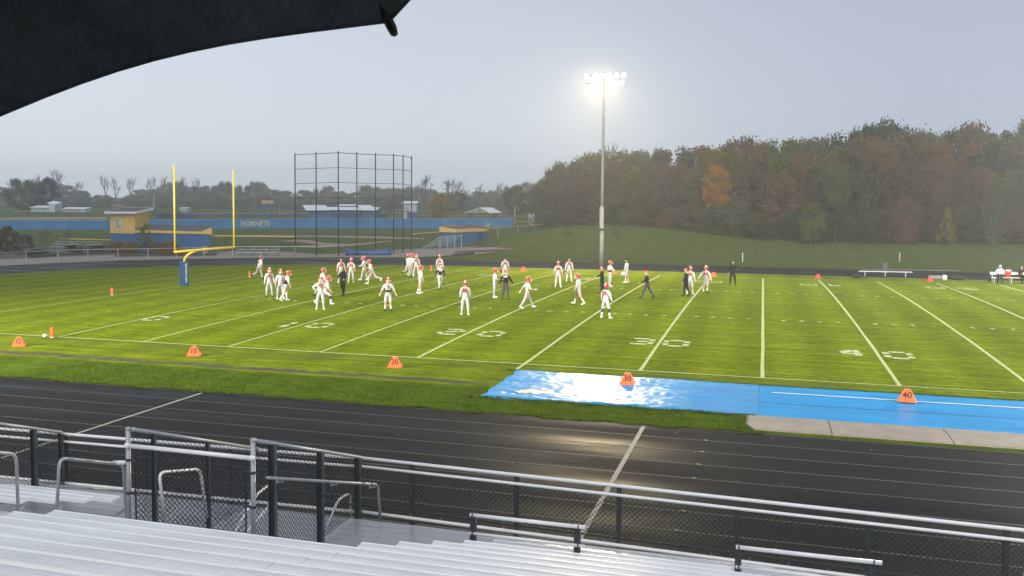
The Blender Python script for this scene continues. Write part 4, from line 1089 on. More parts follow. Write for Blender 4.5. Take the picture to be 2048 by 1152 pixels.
        hb(m_).build('face_mask', M_white, h_)
    elif hat in ('cap', 'hood', 'hair', 'whitehood'):
        mt = {'cap': M_helm, 'hood': M_coat, 'hair': M_hair, 'whitehood': M_hoodw}[hat]; m_ = MB()
        if hat == 'cap':
            m_.ball(hc+Vector((0, -.005, .055)), (.090, .112, .085), 12, 8, lambda p, d: Vector((p.x, p.y, max(p.z, -.02))))
            m_.prism([(-.07, .06), (.07, .06), (.06, .16), (0, .185), (-.06, .16)], .045, .057, lambda x, y, z: hc+Vector((x, y, z)))
        elif hat == 'hair':
            m_.ball(hc+Vector((0, -.018, .035)), (.090, .105, .105), 12, 8, lambda p, d: Vector((p.x, p.y, max(p.z, -.05 if d.y < .1 else .035))))
        else:
            m_.ball(hc+Vector((0, -.025, .0)), (.112, .125, .150), 12, 9, lambda p, d: Vector((p.x, min(p.y, .07), p.z)))
            m_.tube([J['neck']+Vector((0, -.02, -.05)), J['neck']+Vector((0, -.01, .05))], [.14, .11], 10)
        hb(m_).build({'cap': 'cap', 'hood': 'hood', 'hair': 'hair', 'whitehood': 'hood'}[hat], mt, t, smooth=True)
    if P['num']:
        uc = J['chest'].lerp(J['uchest'], .4); lean = math.radians((P['pose'] or {}).get('lean', 0)); up = Euler((-lean, 0, 0)).to_matrix() @ Vector((0, 0, 1))
        s = -1 if P['numside'] == 'back' else 1
        # follow the chest: cast onto the body mesh is not needed, the plate sits a little proud of the cloth
        off = .172
        place_text('jersey_number', P['num'], .31, M_rednum, t, frame(uc+Vector((0, s*off, -.02)), (-s if True else 1, 0, 0), up), .03, 1.0, .012)
    if P['text']:
        uc = J['uchest']; m_ = MB()
        for i, w in enumerate((.03, .05, .04, .05, .04, .03)):
            x = -.12+.048*i; m_.box(uc+Vector((x, -.178, .0-.9*x*x)), (w*.8, .03, .055 if i % 2 else .07))
        m_.build('back_print', M_white, t)
    if P['holds']:
        n = P['holds'][1]; q = J['han'+n]+Vector((0, .03, -.13)); M_ = t.matrix_world
        if P['holds'][0] == 'helmet':
            wl = Matrix.LocRotScale(loc, Euler((0, 0, -ang)), Vector((1, 1, 1))) @ q
            h = thing('helmet', P['holds'][2], 'helmet', wl, -ang+.5); m_ = MB(); m_.ball((0, 0, 0), (.125, .155, .145), 14, 10, lambda p, d: Vector((p.x, p.y if not (d.y > .45 and d.z < .25) else p.y*.8-.02, max(p.z, -.10)))); m_.build('shell', P['holds'][3], h, smooth=True)
            m_ = MB()
            for z in (0, -.05, -.09): m_.tube([(x, .18-abs(x)*abs(x)*6, z) for x in (-.11, -.05, 0, .05, .11)], .009, 5)
            m_.build('face_mask', M_white, h)
B_ = M_black
WALK = dict(hip_l=22, knee_l=8, hip_r=-18, knee_r=22, arm_l=-18, arm_r=22, lean=3)
WALK2 = dict(hip_r=22, knee_r=8, hip_l=-18, knee_l=22, arm_r=-18, arm_l=22, lean=3)
STAND = dict(hip_l=3, hip_r=-3, spread_l=7, spread_r=7, arm_l=6, arm_r=4)
person('player with a maroon helmet trotting away near the left of the far track', 518, 558, 55, dict(hip_r=18, knee_r=10, hip_l=-20, knee_l=48, arm_l=15, arm_r=-12, elbow_l=35, elbow_r=30, lean=14), hm=M_helmd, num='9', sleeves='short', shoes=B_, legs='pants')
person('white player facing the camera alone in front of the end zone, arms hanging', 539, 595, 176, STAND, num='43', numside='front', shoes=B_)
person('white player half hidden behind a bending team mate left of the black hooded coach', 561, 599, 170, STAND)
person('player with a black band round the waist leaning forward at the left end', 571, 602, 72, dict(hip_l=14, knee_l=10, hip_r=-16, knee_r=20, lean=12, arm_l=25, arm_r=5, elbow_l=40), midriff=True, sleeves='short', legs='sock', num='21', numside='back')
person('player lunging right behind the one with a hand on the hip', 643, 593, 70, dict(hip_r=35, knee_r=30, hip_l=-25, knee_l=15, lean=8, arm_l=20, arm_r=20), shoes=B_, group='players in white warming up on the field')
person('crouching player hidden behind the front player with a hand on the hip', 650, 609, 95, dict(hip_r=55, knee_r=55, hip_l=-30, knee_l=30, lean=15, arm_l=20, arm_r=20), legs='dark')
person('player facing the camera with one hand on the hip, in front of two crouching ones', 641, 619, 178, dict(spread_l=6, spread_r=9, armout_r=52, armin_r=95, elbow_r=10, arm_r=-10, armout_l=10, arm_l=10, hip_l=6, hip_r=2), num='77', numside='front')
person('coach in a black hooded rain suit walking on the left of the field', 686, 591, -150, dict(hip_l=14, knee_l=6, hip_r=-14, knee_r=12, arm_l=20, arm_r=25, elbow_l=50, elbow_r=60), 'coach', hat='hood', pads=False, group='coaches in dark rain clothes', gloves=None)
person('bareheaded player standing behind the black hooded coach, holding a helmet', 682, 566, 170, dict(STAND, armout_l=14, armout_r=12), hat='hair', num='58', numside='front', holds=('helmet', 'l', 'dark red helmet held by the bareheaded player behind the hooded coach', M_helmd))
person('player with his back turned right of the bareheaded one, number on the back', 702, 566, 8, dict(WALK2, hip_r=12, hip_l=-10), num='23', sleeves='short', legs='pants')
person('tall player with one leg forward looking left, gloves black', 728, 561, -80, dict(hip_l=16, hip_r=-14, knee_l=4, knee_r=8, arm_l=25, elbow_l=50, arm_r=5), gloves=B_, midriff=False)
person('player running to the left with a leg kicked back, helmet bright red', 744, 568, -75, dict(hip_l=28, knee_l=20, hip_r=-32, knee_r=45, lean=16, arm_l=-20, arm_r=35, elbow_l=60, elbow_r=70))
person('player with black belt standing square to the camera in the left centre, arms held out', 776, 622, 178, dict(spread_l=5, spread_r=5, armout_l=26, armout_r=26, elbow_l=8, elbow_r=8), num='5', numside='front', sleeves='short', legs='bare', shoes=B_, gloves=M_sock, belt=True)
person('player kicking one black shoe back near the far track', 816, 553, 50, dict(hip_r=10, knee_r=4, hip_l=-12, knee_l=62, arm_l=20, arm_r=-15), shoes=B_, num='', legs='pants')
person('player hidden behind the one who kicks a shoe back', 822, 551, 60, WALK, hm=M_helm)
person('player in dark collar facing the camera near the far track', 832, 554, 172, dict(STAND, hip_l=12, hip_r=-8), num='33', numside='front', sleeves='short')
person('player partly hidden behind the one in black sleeves at the far sideline', 879, 556, 12, STAND, num='25')
person('player with black sleeves and black lower shirt walking away near the far sideline', 880, 579, 160, dict(WALK2, hip_l=-20, knee_l=25), sleeves='black', midriff=True, shoes=B_)
person('player looking right on the yard line in the centre left, knees slightly bent', 840, 588, 70, dict(hip_l=12, knee_l=14, hip_r=-10, knee_r=14, arm_l=18, arm_r=6, elbow_l=40), sleeves='short', legs='bare')
person('player seen from behind in the centre foreground with big red number', 930, 631, 4, dict(hip_l=4, hip_r=-4, spread_l=7, spread_r=7, knee_r=10, arm_r=10, arm_l=10, elbow_l=25, elbow_r=20, armout_l=10, armout_r=8), num='83', gloves=B_, skin=0)
person('player looking right beside the broad coach in the centre', 989, 596, 84, dict(STAND, arm_l=25, elbow_l=40, arm_r=25, elbow_r=60), gloves=B_)
person('broad coach in black jacket and red cap seen from behind in the centre', 1011, 600, 6, dict(STAND, armout_l=24, armout_r=30, arm_l=12, arm_r=10), 'coach', hat='cap', legs=M_gpants, pads=False, text='print', group='coaches in dark rain clothes')
person('bareheaded player at the far side behind the broad coach, back turned', 1010, 561, 6, STAND, hat='hair', num='50', sleeves='short', holds=('helmet', 'l', 'pale red helmet dangling from the bareheaded player behind the broad coach', M_helmd))
person('player striding right in the middle of the field with an arm swung back', 1054, 617, 78, dict(hip_l=28, knee_l=6, hip_r=-24, knee_r=10, arm_l=-45, armout_l=20, arm_r=25, elbow_r=60, lean=3), num='', gloves=M_sock)
person('player seen from behind with a red number, right of centre near the far side', 1116, 575, 4, dict(STAND, hip_l=8, knee_r=10), num='46', legs='sock', sleeves='short', shoes=None)
person('bareheaded player facing the camera, dark helmet in his right hand, far side', 1138, 563, 178, STAND, hat='hair', num='75', numside='front', legs='sock', holds=('helmet', 'r', 'dark red helmet hanging from the hand of the bareheaded player near the far marker', M_helmd))
person('short player walking left alone with bare shins, right of centre', 1157, 609, -78, dict(hip_l=-18, knee_l=16, hip_r=24, knee_r=10, arm_l=10, arm_r=-10, lean=2), legs='bare')
person('thin coach in black with red cap facing left by the yard line, hands forward', 1204, 587, -84, dict(STAND, arm_l=28, arm_r=32, elbow_l=50, elbow_r=45), 'coach', hat='cap', pads=False, group='coaches in dark rain clothes')
person('player in front right of centre with dark shins standing astride, back half turned', 1211, 637, 30, dict(spread_l=14, spread_r=16, hip_l=4, hip_r=-2, arm_l=8, arm_r=10, armout_l=12), num='21', legs='dark', skin=1, gloves=B_)
person('player with a black belt behind the thin coach, looking right', 1219, 573, 60, dict(STAND, arm_r=28, armout_r=20), belt=True)
person('bareheaded player in profile near the floodlight pole carrying a helmet', 1253, 566, -70, STAND, hat='hair', legs='bare', holds=('helmet', 'l', 'white helmet carried by the bareheaded player near the floodlight pole', M_white))
person('coach in red cap and grey trousers walking left across the right half', 1294, 597, -82, dict(hip_l=26, knee_l=6, hip_r=-24, knee_r=14, arm_l=20, elbow_l=50, arm_r=-8, lean=3), 'coach', hat='cap', legs=M_gpants, pads=False, group='coaches in dark rain clothes')
person('coach in red cap and all black in front of a player, right of centre', 1372, 593, -76, dict(hip_l=12, knee_l=14, hip_r=-8, knee_r=12, arm_l=10, arm_r=-5, elbow_r=60, armout_r=25), 'coach', hat='cap', pads=False, group='coaches in dark rain clothes')
person('player seen from behind beside the coach in all black, number on the back', 1380, 589, 10, STAND, num='35', legs='bare')
person('player with both arms held out seen from behind, dark shoes, right of centre', 1411, 587, 8, dict(hip_l=4, hip_r=-14, knee_r=24, armout_l=34, armout_r=18, elbow_l=8), num='44', legs='bare', shoes=B_)
person('person in a black hooded raincoat standing still at the right far sideline', 1465, 571, 172, dict(STAND, arm_l=30, elbow_l=70, arm_r=12), 'coach', hat='hood', pads=False, group='coaches in dark rain clothes')
SIT = dict(hip_l=82, knee_l=86, hip_r=78, knee_r=80, lean=10, spread_l=10, spread_r=12, arm_l=25, arm_r=25, elbow_l=55, elbow_r=55, armout_l=24, armout_r=24, armin_l=30, armin_r=30)
def on_bench(s):
    p = b0.lerp(b1, s); return p
person('person in a white hooded top sitting at the left of the team bench', 0, 0, 178, SIT, 'white', hat='whitehood', pads=False, base=on_bench(.21)+Vector((-.0, 0.02, .0)), group='people on the team bench')
person('person in a dark coat sitting at the right end of the team bench, back turned', 0, 0, 140, dict(SIT, head_turn=30), 'coach', hat='hair', pads=False, base=on_bench(.74), group='people on the team bench')
make_people()
# ------------------------------------------------------------------ far chain link fences
def far_fence(name, label, px, h, mt_rail, mt_post, step, posts=True, mesh=None, r=.03, post_r=.035, rail_z=None, group=None):
    pts = [GT(u, v) for u, v in px]; t = thing(name, label, 'fence', pts[0], 0, group); o = Vector(pts[0])
    def zt(p): return Vector((p.x, p.y, terr(p.x, p.y)))
    for a, b in zip(pts[:-1], pts[1:]):
        n = max(1, int((b-a).length/step+.5)); q = [zt(a.lerp(b, i/n)) for i in range(n+1)]
        m_ = MB(o); m_.tube([p+Vector((0, 0, h)) for p in q], r, 5); m_.build('top_rail', mt_rail, t)
        for p in q[:-1] if posts else []:
            m_ = MB(o); m_.tube([p, p+Vector((0, 0, h))], post_r, 6); m_.build('post', mt_post, t)
        if mesh:
            m_ = MB(o)
            for i in range(n):
                L2 = (q[i+1]-q[i]); net(m_, q[i]+Vector((0, 0, .05)), (L2.x, L2.y, 0), (0, 0, h-.08), mesh, .006)
            k = m_.build('chain_link_mesh', M_farwire, t); k['kind'] = 'stuff'
    return t
M_farwire = mat('grey_wire', (.10, .105, .10), .6); M_farpost = mat('green_grey_post', (.06, .07, .05), .7)
far_fence('path_fence', 'low grey wire fence along the gravel path behind the far track', [(-20, 529), (52, 525.5), (116, 522), (176, 520), (236, 519), (296, 518), (353, 516.5), (408, 515), (465, 513), (590, 512.5), (690, 512)], 1.15, M_galv, M_galv, 9, True, .5)
far_fence('path_fence', 'low wire fence on slim posts along the grass behind the far track', [(700, 512), (850, 516), (930, 514), (1000, 512.5), (1190, 517), (1400, 521), (1700, 524), (2060, 527)], 1.15, M_farpost, M_farpost, 8, True, .6, .012, .016)
# outfield windscreen fence of blue panels
def windscreen():
    base = [(-230, 460), (60, 459.5), (213, 459), (330, 458), (440, 457.5), (560, 457), (700, 457), (860, 457), (1028, 457)]
    top = [(-230, 441.5), (60, 441), (213, 441), (330, 439.5), (440, 439), (560, 438.5), (700, 438), (860, 437.5), (1028, 437)]
    P = [GT(u, v) for u, v in base]; t = thing('outfield_fence', 'long blue windscreen fence across the far side of the baseball field', 'fence', P[0]); o = Vector(P[0])
    T = []
    for p, (u, v) in zip(P, top):
        d = depth(p); T.append(Vector((p.x, p.y, D(u, v, d).z)))
    for i in range(len(P)-1):
        n = max(2, int((P[i+1]-P[i]).length/6))
        for k in range(n):
            a, b = P[i].lerp(P[i+1], k/n), P[i].lerp(P[i+1], (k+1)/n); c, d = T[i].lerp(T[i+1], k/n), T[i].lerp(T[i+1], (k+1)/n)
            nn = Vector((-(b-a).y, (b-a).x, 0)).normalized()*.04; g = (b-a).normalized()*.02
            m_ = MB(o); m_.add([a+g-nn, b-g-nn, d-g-nn, c+g-nn, a+g+nn, b-g+nn, d-g+nn, c+g+nn], [(0, 1, 2, 3), (7, 6, 5, 4), (0, 4, 5, 1), (3, 2, 6, 7), (0, 3, 7, 4), (1, 5, 6, 2)]); m_.build('panel', M_bluef, t)
        m_ = MB(o); m_.bar(T[i]+Vector((0, 0, .07)), T[i+1]+Vector((0, 0, .07)), .16, .10); m_.build('cap_rail', M_cap, t)
    # lettering and emblem, printed on the screen
    def on(u, v, dd=.12):
        i = 4 if u < 600 else 7; n_ = (P[i+1]-P[i]).cross(Vector((0, 0, 1))); d_ = ray(u, v); s_ = (P[i]-CAM).dot(n_)/d_.dot(n_)
        return CAM + d_*(s_*(1-dd/200))
    a, b = on(484, 448), on(537, 447.5); xd = (b-a); 
    me = place_text('lettering', 'HORNETS', 1.7, mat('pale_print', (.52, .53, .42), .7), t, frame((a+b)/2-o, xd, (0, 0, 1)), .035, 1.0)
    me.scale = (xd.length/7.0, 1, 1)
    m_ = MB(o); c = on(973, 449)
    for dx, dz, w, h in ((-.5, .2, 1.4, .5), (.3, -.3, 1.0, .7), (.9, .1, .7, .6), (-.9, -.2, .5, .4)):
        m_.ball(c+Vector((dx, 0, dz)), (w*.5, .03, h*.6), 10, 6)
    m_.build('emblem', mat('emblem_print', (.40, .40, .30), .7), t)
M_cap = mat('faded_yellow_cap', (.42, .38, .26), .7)
windscreen()
M_ycap = mat('yellow_cap_rail', (.60, .40, .08), .6)
def cap_fence(label, pts, r, posts, mt=None, white=True):
    P = [Vector(p) for p in pts]; t = thing('foul_fence', label, 'fence', P[0]); o = P[0]
    for a, b in zip(P[:-1], P[1:]):
        m_ = MB(o); m_.bar(a, b, r*2, r*2); m_.build('cap_rail', mt or M_ycap, t)
    for a, b, n in posts:
        a, b = Vector(a), Vector(b)
        for k in range(n):
            p = a.lerp(b, (k+.5)/n); m_ = MB(o); m_.tube([Vector((p.x, p.y, terr(p.x, p.y)-.1)), p], .05, 6); m_.build('post', M_white if white else M_dark, t)
    m_ = MB(o)
    for a, b in zip(P[:-1], P[1:]):
        n = max(1, int((b-a).length/8)) 
        for i in range(n):
            p, q = a.lerp(b, i/n), a.lerp(b, (i+1)/n); z0 = terr(p.x, p.y)
            if p.z-z0 > .3: net(m_, (p.x, p.y, z0), (q.x-p.x, q.y-p.y, q.z-p.z), (0, 0, p.z-z0-.05), .55, .012)
    k = m_.build('chain_link_mesh', M_farwire, t); k['kind'] = 'stuff'
fa = D(972, 457.5, 139); fb = D(1129, 445.5, 222); fc = D(1031, 443, 236)
cap_fence('yellow capped fence running from the right dugout back to the corner below the wood', [fa, fb], .09, [(fa, fb, 5)])
cap_fence('yellow capped fence between the blue windscreen and the field corner', [fc, fb+Vector((.2, .3, 0))], .09, [(fc, fb, 2)])
ga = D(120, 477, 128); gb2 = D(222, 480, 126)
cap_fence('thin yellow capped fence left of the tall yellow and blue building', [ga, gb2], .07, [(ga, gb2, 2)], None, False)
ga = D(422, 471, 118); gb2 = D(592, 473.5, 120)
cap_fence('yellow capped fence between the low dugout and the backstop', [ga, gb2], .07, [(ga, gb2, 3)], None, False)
ga = D(824, 468, 122); gb2 = D(881, 463.5, 131)
cap_fence('short yellow capped fence between the backstop and the right dugout', [ga, gb2], .07, [(ga, gb2, 2)], None, False)
# far second field: dull blue screen and pale cap lines
def far_screen(name, label, u0, u1, vb, vt, dep, mt, mcap, n):
    t = thing(name, label, 'fence', at(u0, dep)); o = Vector(at(u0, dep)); 
    for k in range(n):
        a = D(u0+(u1-u0)*k/n, vb, dep); b = D(u0+(u1-u0)*(k+1)/n-.4, vb, dep); c = D(u0+(u1-u0)*(k+1)/n-.4, vt, dep); d = D(u0+(u1-u0)*k/n, vt, dep); nn = FW*.08
        m_ = MB(o); m_.add([a, b, c, d, a+nn, b+nn, c+nn, d+nn], [(0, 1, 2, 3), (7, 6, 5, 4), (0, 4, 5, 1), (3, 2, 6, 7), (0, 3, 7, 4), (1, 5, 6, 2)]); m_.build('panel', mt, t)
    m_ = MB(o); m_.bar(D(u0, vt-.5, dep), D(u1, vt-.5, dep), .2, .14); m_.build('cap_rail', mcap, t)
M_blueg = mat('dull_blue_screen', (.035, .075, .20), .8, 0, .2, .3); M_greeng = mat('grey_green_screen', (.07, .085, .085), .8, 0, .2, .3)
far_screen('far_fence', 'dark blue fence panels behind the low dugout roof', 312, 391, 437, 427, 262, mat('deep_blue_screen', (.02, .05, .22), .8), M_cap, 5)
far_screen('far_fence', 'dull grey blue fence of the second ball field behind the outfield windscreen', 391, 614, 433, 427, 266, M_blueg, M_cap, 10)
far_screen('far_fence', 'grey green fence of the second ball field behind the pavilion', 838, 1058, 437, 432.5, 262, M_greeng, M_cap, 8)
far_screen('far_fence', 'dark grey green screen left of the white two level shed', 25, 62, 431, 423, 300, M_greeng, M_cap, 2)

# ------------------------------------------------------------------ baseball backstop of tall poles and netting
def backstop():
    cols = [(591, 512, 307), (633, 512.5, 305), (677, 513, 303), (714, 512, 305), (751, 511, 307), (787, 509, 308), (806, 508, 310), (823, 507, 313)]
    B = [G(u, v) for u, v, _ in cols]; Tp = [D(u, vt, depth(b)).z for (u, v, vt), b in zip(cols, B)]
    t = thing('backstop', 'tall baseball backstop of dark poles, cross pipes and thin netting', 'backstop', B[0]); o = Vector(B[0])
    for b, z in zip(B, Tp):
        m_ = MB(o); m_.tube([b, Vector((b.x, b.y, z))], .075, 8); m_.build('pole', M_dark, t, smooth=True)
    for i in range(len(B)-1):
        for k, f in enumerate((.985, .845, .705, .56, .43)):
            m_ = MB(o); m_.tube([B[i]+Vector((0, 0, Tp[i]*f)), B[i+1]+Vector((0, 0, Tp[i+1]*f))], .032 if k else .04, 5); m_.build('cross_pipe', M_dark, t)
        m_ = MB(o); a, b = B[i], B[i+1]; L_ = (b-a).length; n = int(L_/.30)
        for k in range(1, n):
            p = a.lerp(b, k/n); z1 = (Tp[i]+(Tp[i+1]-Tp[i])*k/n)*.985; sag = 1.1*math.sin(math.pi*k/n) if i == 6 else .45*math.sin(math.pi*k/n) if i in (3, 4) else .06
            if i == 5: sag = .3*math.sin(math.pi*k/n)
            m_.tube([p, Vector((p.x, p.y, z1-sag))], .0055, 3, False)
        for k in range(40):
            z = .3+k*.30; 
            if z < min(Tp[i], Tp[i+1])*.93: m_.tube([a+Vector((0, 0, z)), b+Vector((0, 0, z))], .0055, 3, False)
        q = m_.build('net', M_farwire, t); q['kind'] = 'stuff'
backstop()

# ------------------------------------------------------------------ buildings
def gable_slab(m_, quad, th):
    n = len(quad); nn = Vector((0, 0, -th)); m_.add([Vector(p) for p in quad]+[Vector(p)+nn for p in quad], [tuple(range(n)), tuple(range(2*n-1, n-1, -1))]+[(i, n+i, n+(i+1) % n, (i+1) % n) for i in range(n)])
def vert(p, u, v): 
    """height above/below p of pixel row v at the depth of p"""
    return D(u, v, depth(p)).z
def wallblock(m_, corners, z0, z1s):
    """prism of a plan polygon with a top height per corner"""
    n = len(corners); V = [Vector((c.x, c.y, z0)) for c in corners]+[Vector((c.x, c.y, z)) for c, z in zip(corners, z1s)]
    m_.add(V, [tuple(range(n-1, -1, -1)), tuple(range(n, 2*n))]+[(i, (i+1) % n, n+(i+1) % n, n+i) for i in range(n)])
def pressbox():
    # plan: front wall from A (left) to B, right side goes back and up to the right
    dA = 121.0; A = D(222, 497, dA); A.z = 0; Bp = D(270, 497, 118.5); Bp.z = 0
    f = (Bp-A).normalized(); back = Vector((-f.y, f.x, 0)); back = -back if back.dot(FW) < 0 else back
    Cc = D(296.5, 497, 121.8); Cc.z = 0; Dd = A+(Cc-Bp)
    t = thing('press_box', 'tall yellow over blue booth with a sloping dark roof and a round letter emblem', 'building', A); o = Vector(A)
    zb = vert(A, 222, 466); zt = [vert(A, 219, 427), vert(Bp, 262, 427), vert(Cc, 297, 419), vert(Dd, 255, 419)]
    m_ = MB(o); wallblock(m_, [A, Bp, Cc, Dd], -.1, [zb]*4); m_.build('lower_wall', M_bluew, t)
    e = .06; P4 = [A, Bp, Cc, Dd]; ctr = (A+Bp+Cc+Dd)/4
    m_ = MB(o); wallblock(m_, [p+(p-ctr).normalized()*e for p in P4], zb+.003, [z-.02 for z in zt]); m_.build('upper_wall', M_yellow, t)
    m_ = MB(o); ov = [p+(p-ctr).normalized()*.75 for p in P4]; gable_slab(m_, [Vector((p.x, p.y, z+.24)) for p, z in zip(ov, zt)], .10); m_.build('roof', M_roof, t)
    m_ = MB(o)
    for i in (0, 1, 3, 2): 
        a, b = ov[i], ov[(i+1) % 4]; out = ((a+b)/2-ctr).normalized()*.03
        m_.bar(Vector((a.x, a.y, zt[i]+.12))+out, Vector((b.x, b.y, zt[(i+1) % 4]+.12))+out, .06, .30)
    m_.build('fascia', M_white, t)
    # round emblem with a slab letter
    c = D(239, 447.5, depth(A)-.9); nrm = -back; M0 = frame(c-o, f, (0, 0, 1))
    # push the emblem to the wall plane
    wl = A+(A-ctr).normalized()*e; dd = (Vector(c)-wl).dot(nrm); cc = Vector(c)-nrm*dd; 
    m_ = MB(o); r = .80; n = 28
    def g(x, y, z): return cc+f*x+Vector((0, 0, 1))*y+nrm*z
    m_.prism([(r*math.cos(2*math.pi*k/n), r*1.02*math.sin(2*math.pi*k/n)) for k in range(n)], .0, .05, g); em = m_.build('emblem', mat('emblem_white', (.58, .55, .50), .6), t)
    K_ = [(-.42, -.55), (-.10, -.55), (-.10, -.42), (-.17, -.42), (-.17, -.12), (-.08, -.02), (.16, -.42), (.10, -.42), (.10, -.55), (.46, -.55), (.46, -.42), (.36, -.42), (.04, .10), (.28, .42), (.40, .42), (.40, .55), (.06, .55), (.06, .42), (.12, .42), (-.17, .06), (-.17, .42), (-.10, .42), (-.10, .55), (-.42, .55), (-.42, .42), (-.35, .42), (-.35, -.42), (-.42, -.42)]
    for s, z, mt, nm in ((1.0, .055, mat('emblem_outline', (.06, .065, .09), .6), 'letter_outline'), (.82, .065, mat('emblem_gold', (.42, .30, .07), .6), 'letter')):
        m_ = MB(o); pts = [(x*s+(0 if s == 1 else .0), y*(s if s == 1 else .88)) for x, y in K_]
        m_.add([g(x, y, z) for x, y in pts], [tuple(range(len(pts)))]); m_.build(nm, mt, em)
    return A, Bp, f, back
A_, B0, f_, back_ = pressbox()
def dugout_low():
    P = [D(270, 500, 117.2), D(421, 506, 112.5), D(421, 500, 119), D(296, 497, 122.5)]
    for p in P: p.z = 0
    t = thing('dugout', 'long low dugout with blue block walls and yellow fascia below the yellow booth', 'building', P[0]); o = Vector(P[0])
    z0 = vert(P[1], 421, 468.5)
    m_ = MB(o); wallblock(m_, P, -.1, [z0]*4); m_.build('wall', M_bluew, t)
    ctr = sum(P, Vector())/4
    ov = [p+(p-ctr).normalized()*.25 for p in P]; zt = [vert(P[0], 270, 459.5), vert(P[0], 400, 461), vert(P[1], 421, 455)]
    m_ = MB(o)
    a, b = ov[0], ov[1]; m2 = a.lerp(b, .86)
    for p, q, h1, h2 in ((a, m2, zt[0], zt[1]), (m2, b, zt[1], zt[2])):
        m_.add([Vector((p.x, p.y, z0+.003)), Vector((q.x, q.y, z0+.003)), Vector((q.x, q.y, h2)), Vector((p.x, p.y, h1))]+[Vector((r.x, r.y, zz))-back_*-.12 for r, zz in ((p, z0+.003), (q, z0+.003), (q, h2), (p, h1))], [(0, 1, 2, 3), (7, 6, 5, 4), (3, 2, 6, 7), (1, 5, 6, 2), (0, 3, 7, 4), (0, 4, 5, 1)])
    m_.build('fascia', M_yellow, t)
    m_ = MB(o); c, d = ov[2], ov[3]; gable_slab(m_, [Vector((a.x, a.y, zt[0]-.06))+back_*.15, Vector((b.x, b.y, zt[1]-.06))+back_*.15, Vector((c.x, c.y, zt[1]+.55)), Vector((d.x, d.y, zt[0]+.55))], .08); m_.build('roof', M_roof, t)
    m_ = MB(o); q = P[1].lerp(P[0], .06); m_.box(Vector((q.x, q.y, .55))-back_*.12, (.9, .1, 1.0), math.atan2(f_.y, f_.x)); m_.build('hatch', mat('tan_hatch', (.30, .24, .15), .7), t)
dugout_low()
def dugout_right():
    P = [D(880.5, 498, 130), D(912, 498, 128.5), D(952, 497, 133), D(954, 497, 134.6), D(966, 495, 134.2), D(974, 495, 135.5), D(975, 492, 141), D(905, 492, 140)]
    for p in P: p.z = 0
    P = [P[0], P[1], P[2], P[4], P[5], P[6], P[7]]
    t = thing('dugout', 'blue dugout with a folded yellow roof edge behind the silver bleacher', 'building', P[0]); o = Vector(P[0])
    zb = [vert(P[0], 880, 464)]*len(P)
    m_ = MB(o); wallblock(m_, P, -.1, zb); m_.build('wall', mat('blue_block_wall', (.035, .13, .29), .6, 0, .15, 1), t)
    vt = [453, 458.5, 456.5, 458, 459, 452, 450]; us = [880, 912, 952, 966, 975, 975, 905]
    zt = [vert(p, u, v) for p, u, v in zip(P, us, vt)]; ctr = sum(P, Vector())/len(P)
    m_ = MB(o); ov = [p+(p-ctr).normalized()*.2 for p in P]
    for i in range(len(P)):
        j = (i+1) % len(P); a, b = ov[i], ov[j]; inn = (ctr-(a+b)/2).normalized()*.12
        V = [Vector((a.x, a.y, zb[0]+.003)), Vector((b.x, b.y, zb[0]+.003)), Vector((b.x, b.y, zt[j])), Vector((a.x, a.y, zt[i]))]
        m_.add(V+[q+inn for q in V], [(0, 1, 2, 3), (7, 6, 5, 4), (3, 2, 6, 7), (1, 5, 6, 2), (0, 3, 7, 4), (0, 4, 5, 1)])
    m_.build('fascia', M_yellow, t)
    m_ = MB(o); n = len(P); V = [Vector((p.x, p.y, z-.10)) for p, z in zip(P, zt)]+[Vector((ctr.x, ctr.y, max(zt)+.25))]
    m_.add(V, [(i, (i+1) % n, n) for i in range(n)]); m_.build('roof', mat('brown_grey_roof', (.085, .075, .07), .8, 0, .2, 1), t)
    m_ = MB(o); a, b = P[2].lerp(P[3], .2), P[2].lerp(P[3], .95); out = (((a+b)/2-ctr).normalized())*.04
    m_.add([Vector((a.x, a.y, .05))+out, Vector((b.x, b.y, .05))+out, Vector((b.x, b.y, 2.25))+out, Vector((a.x, a.y, 2.25))+out], [(0, 1, 2, 3)]); m_.build('door', mat('navy_door', (.012, .045, .15), .6), t)
dugout_right()
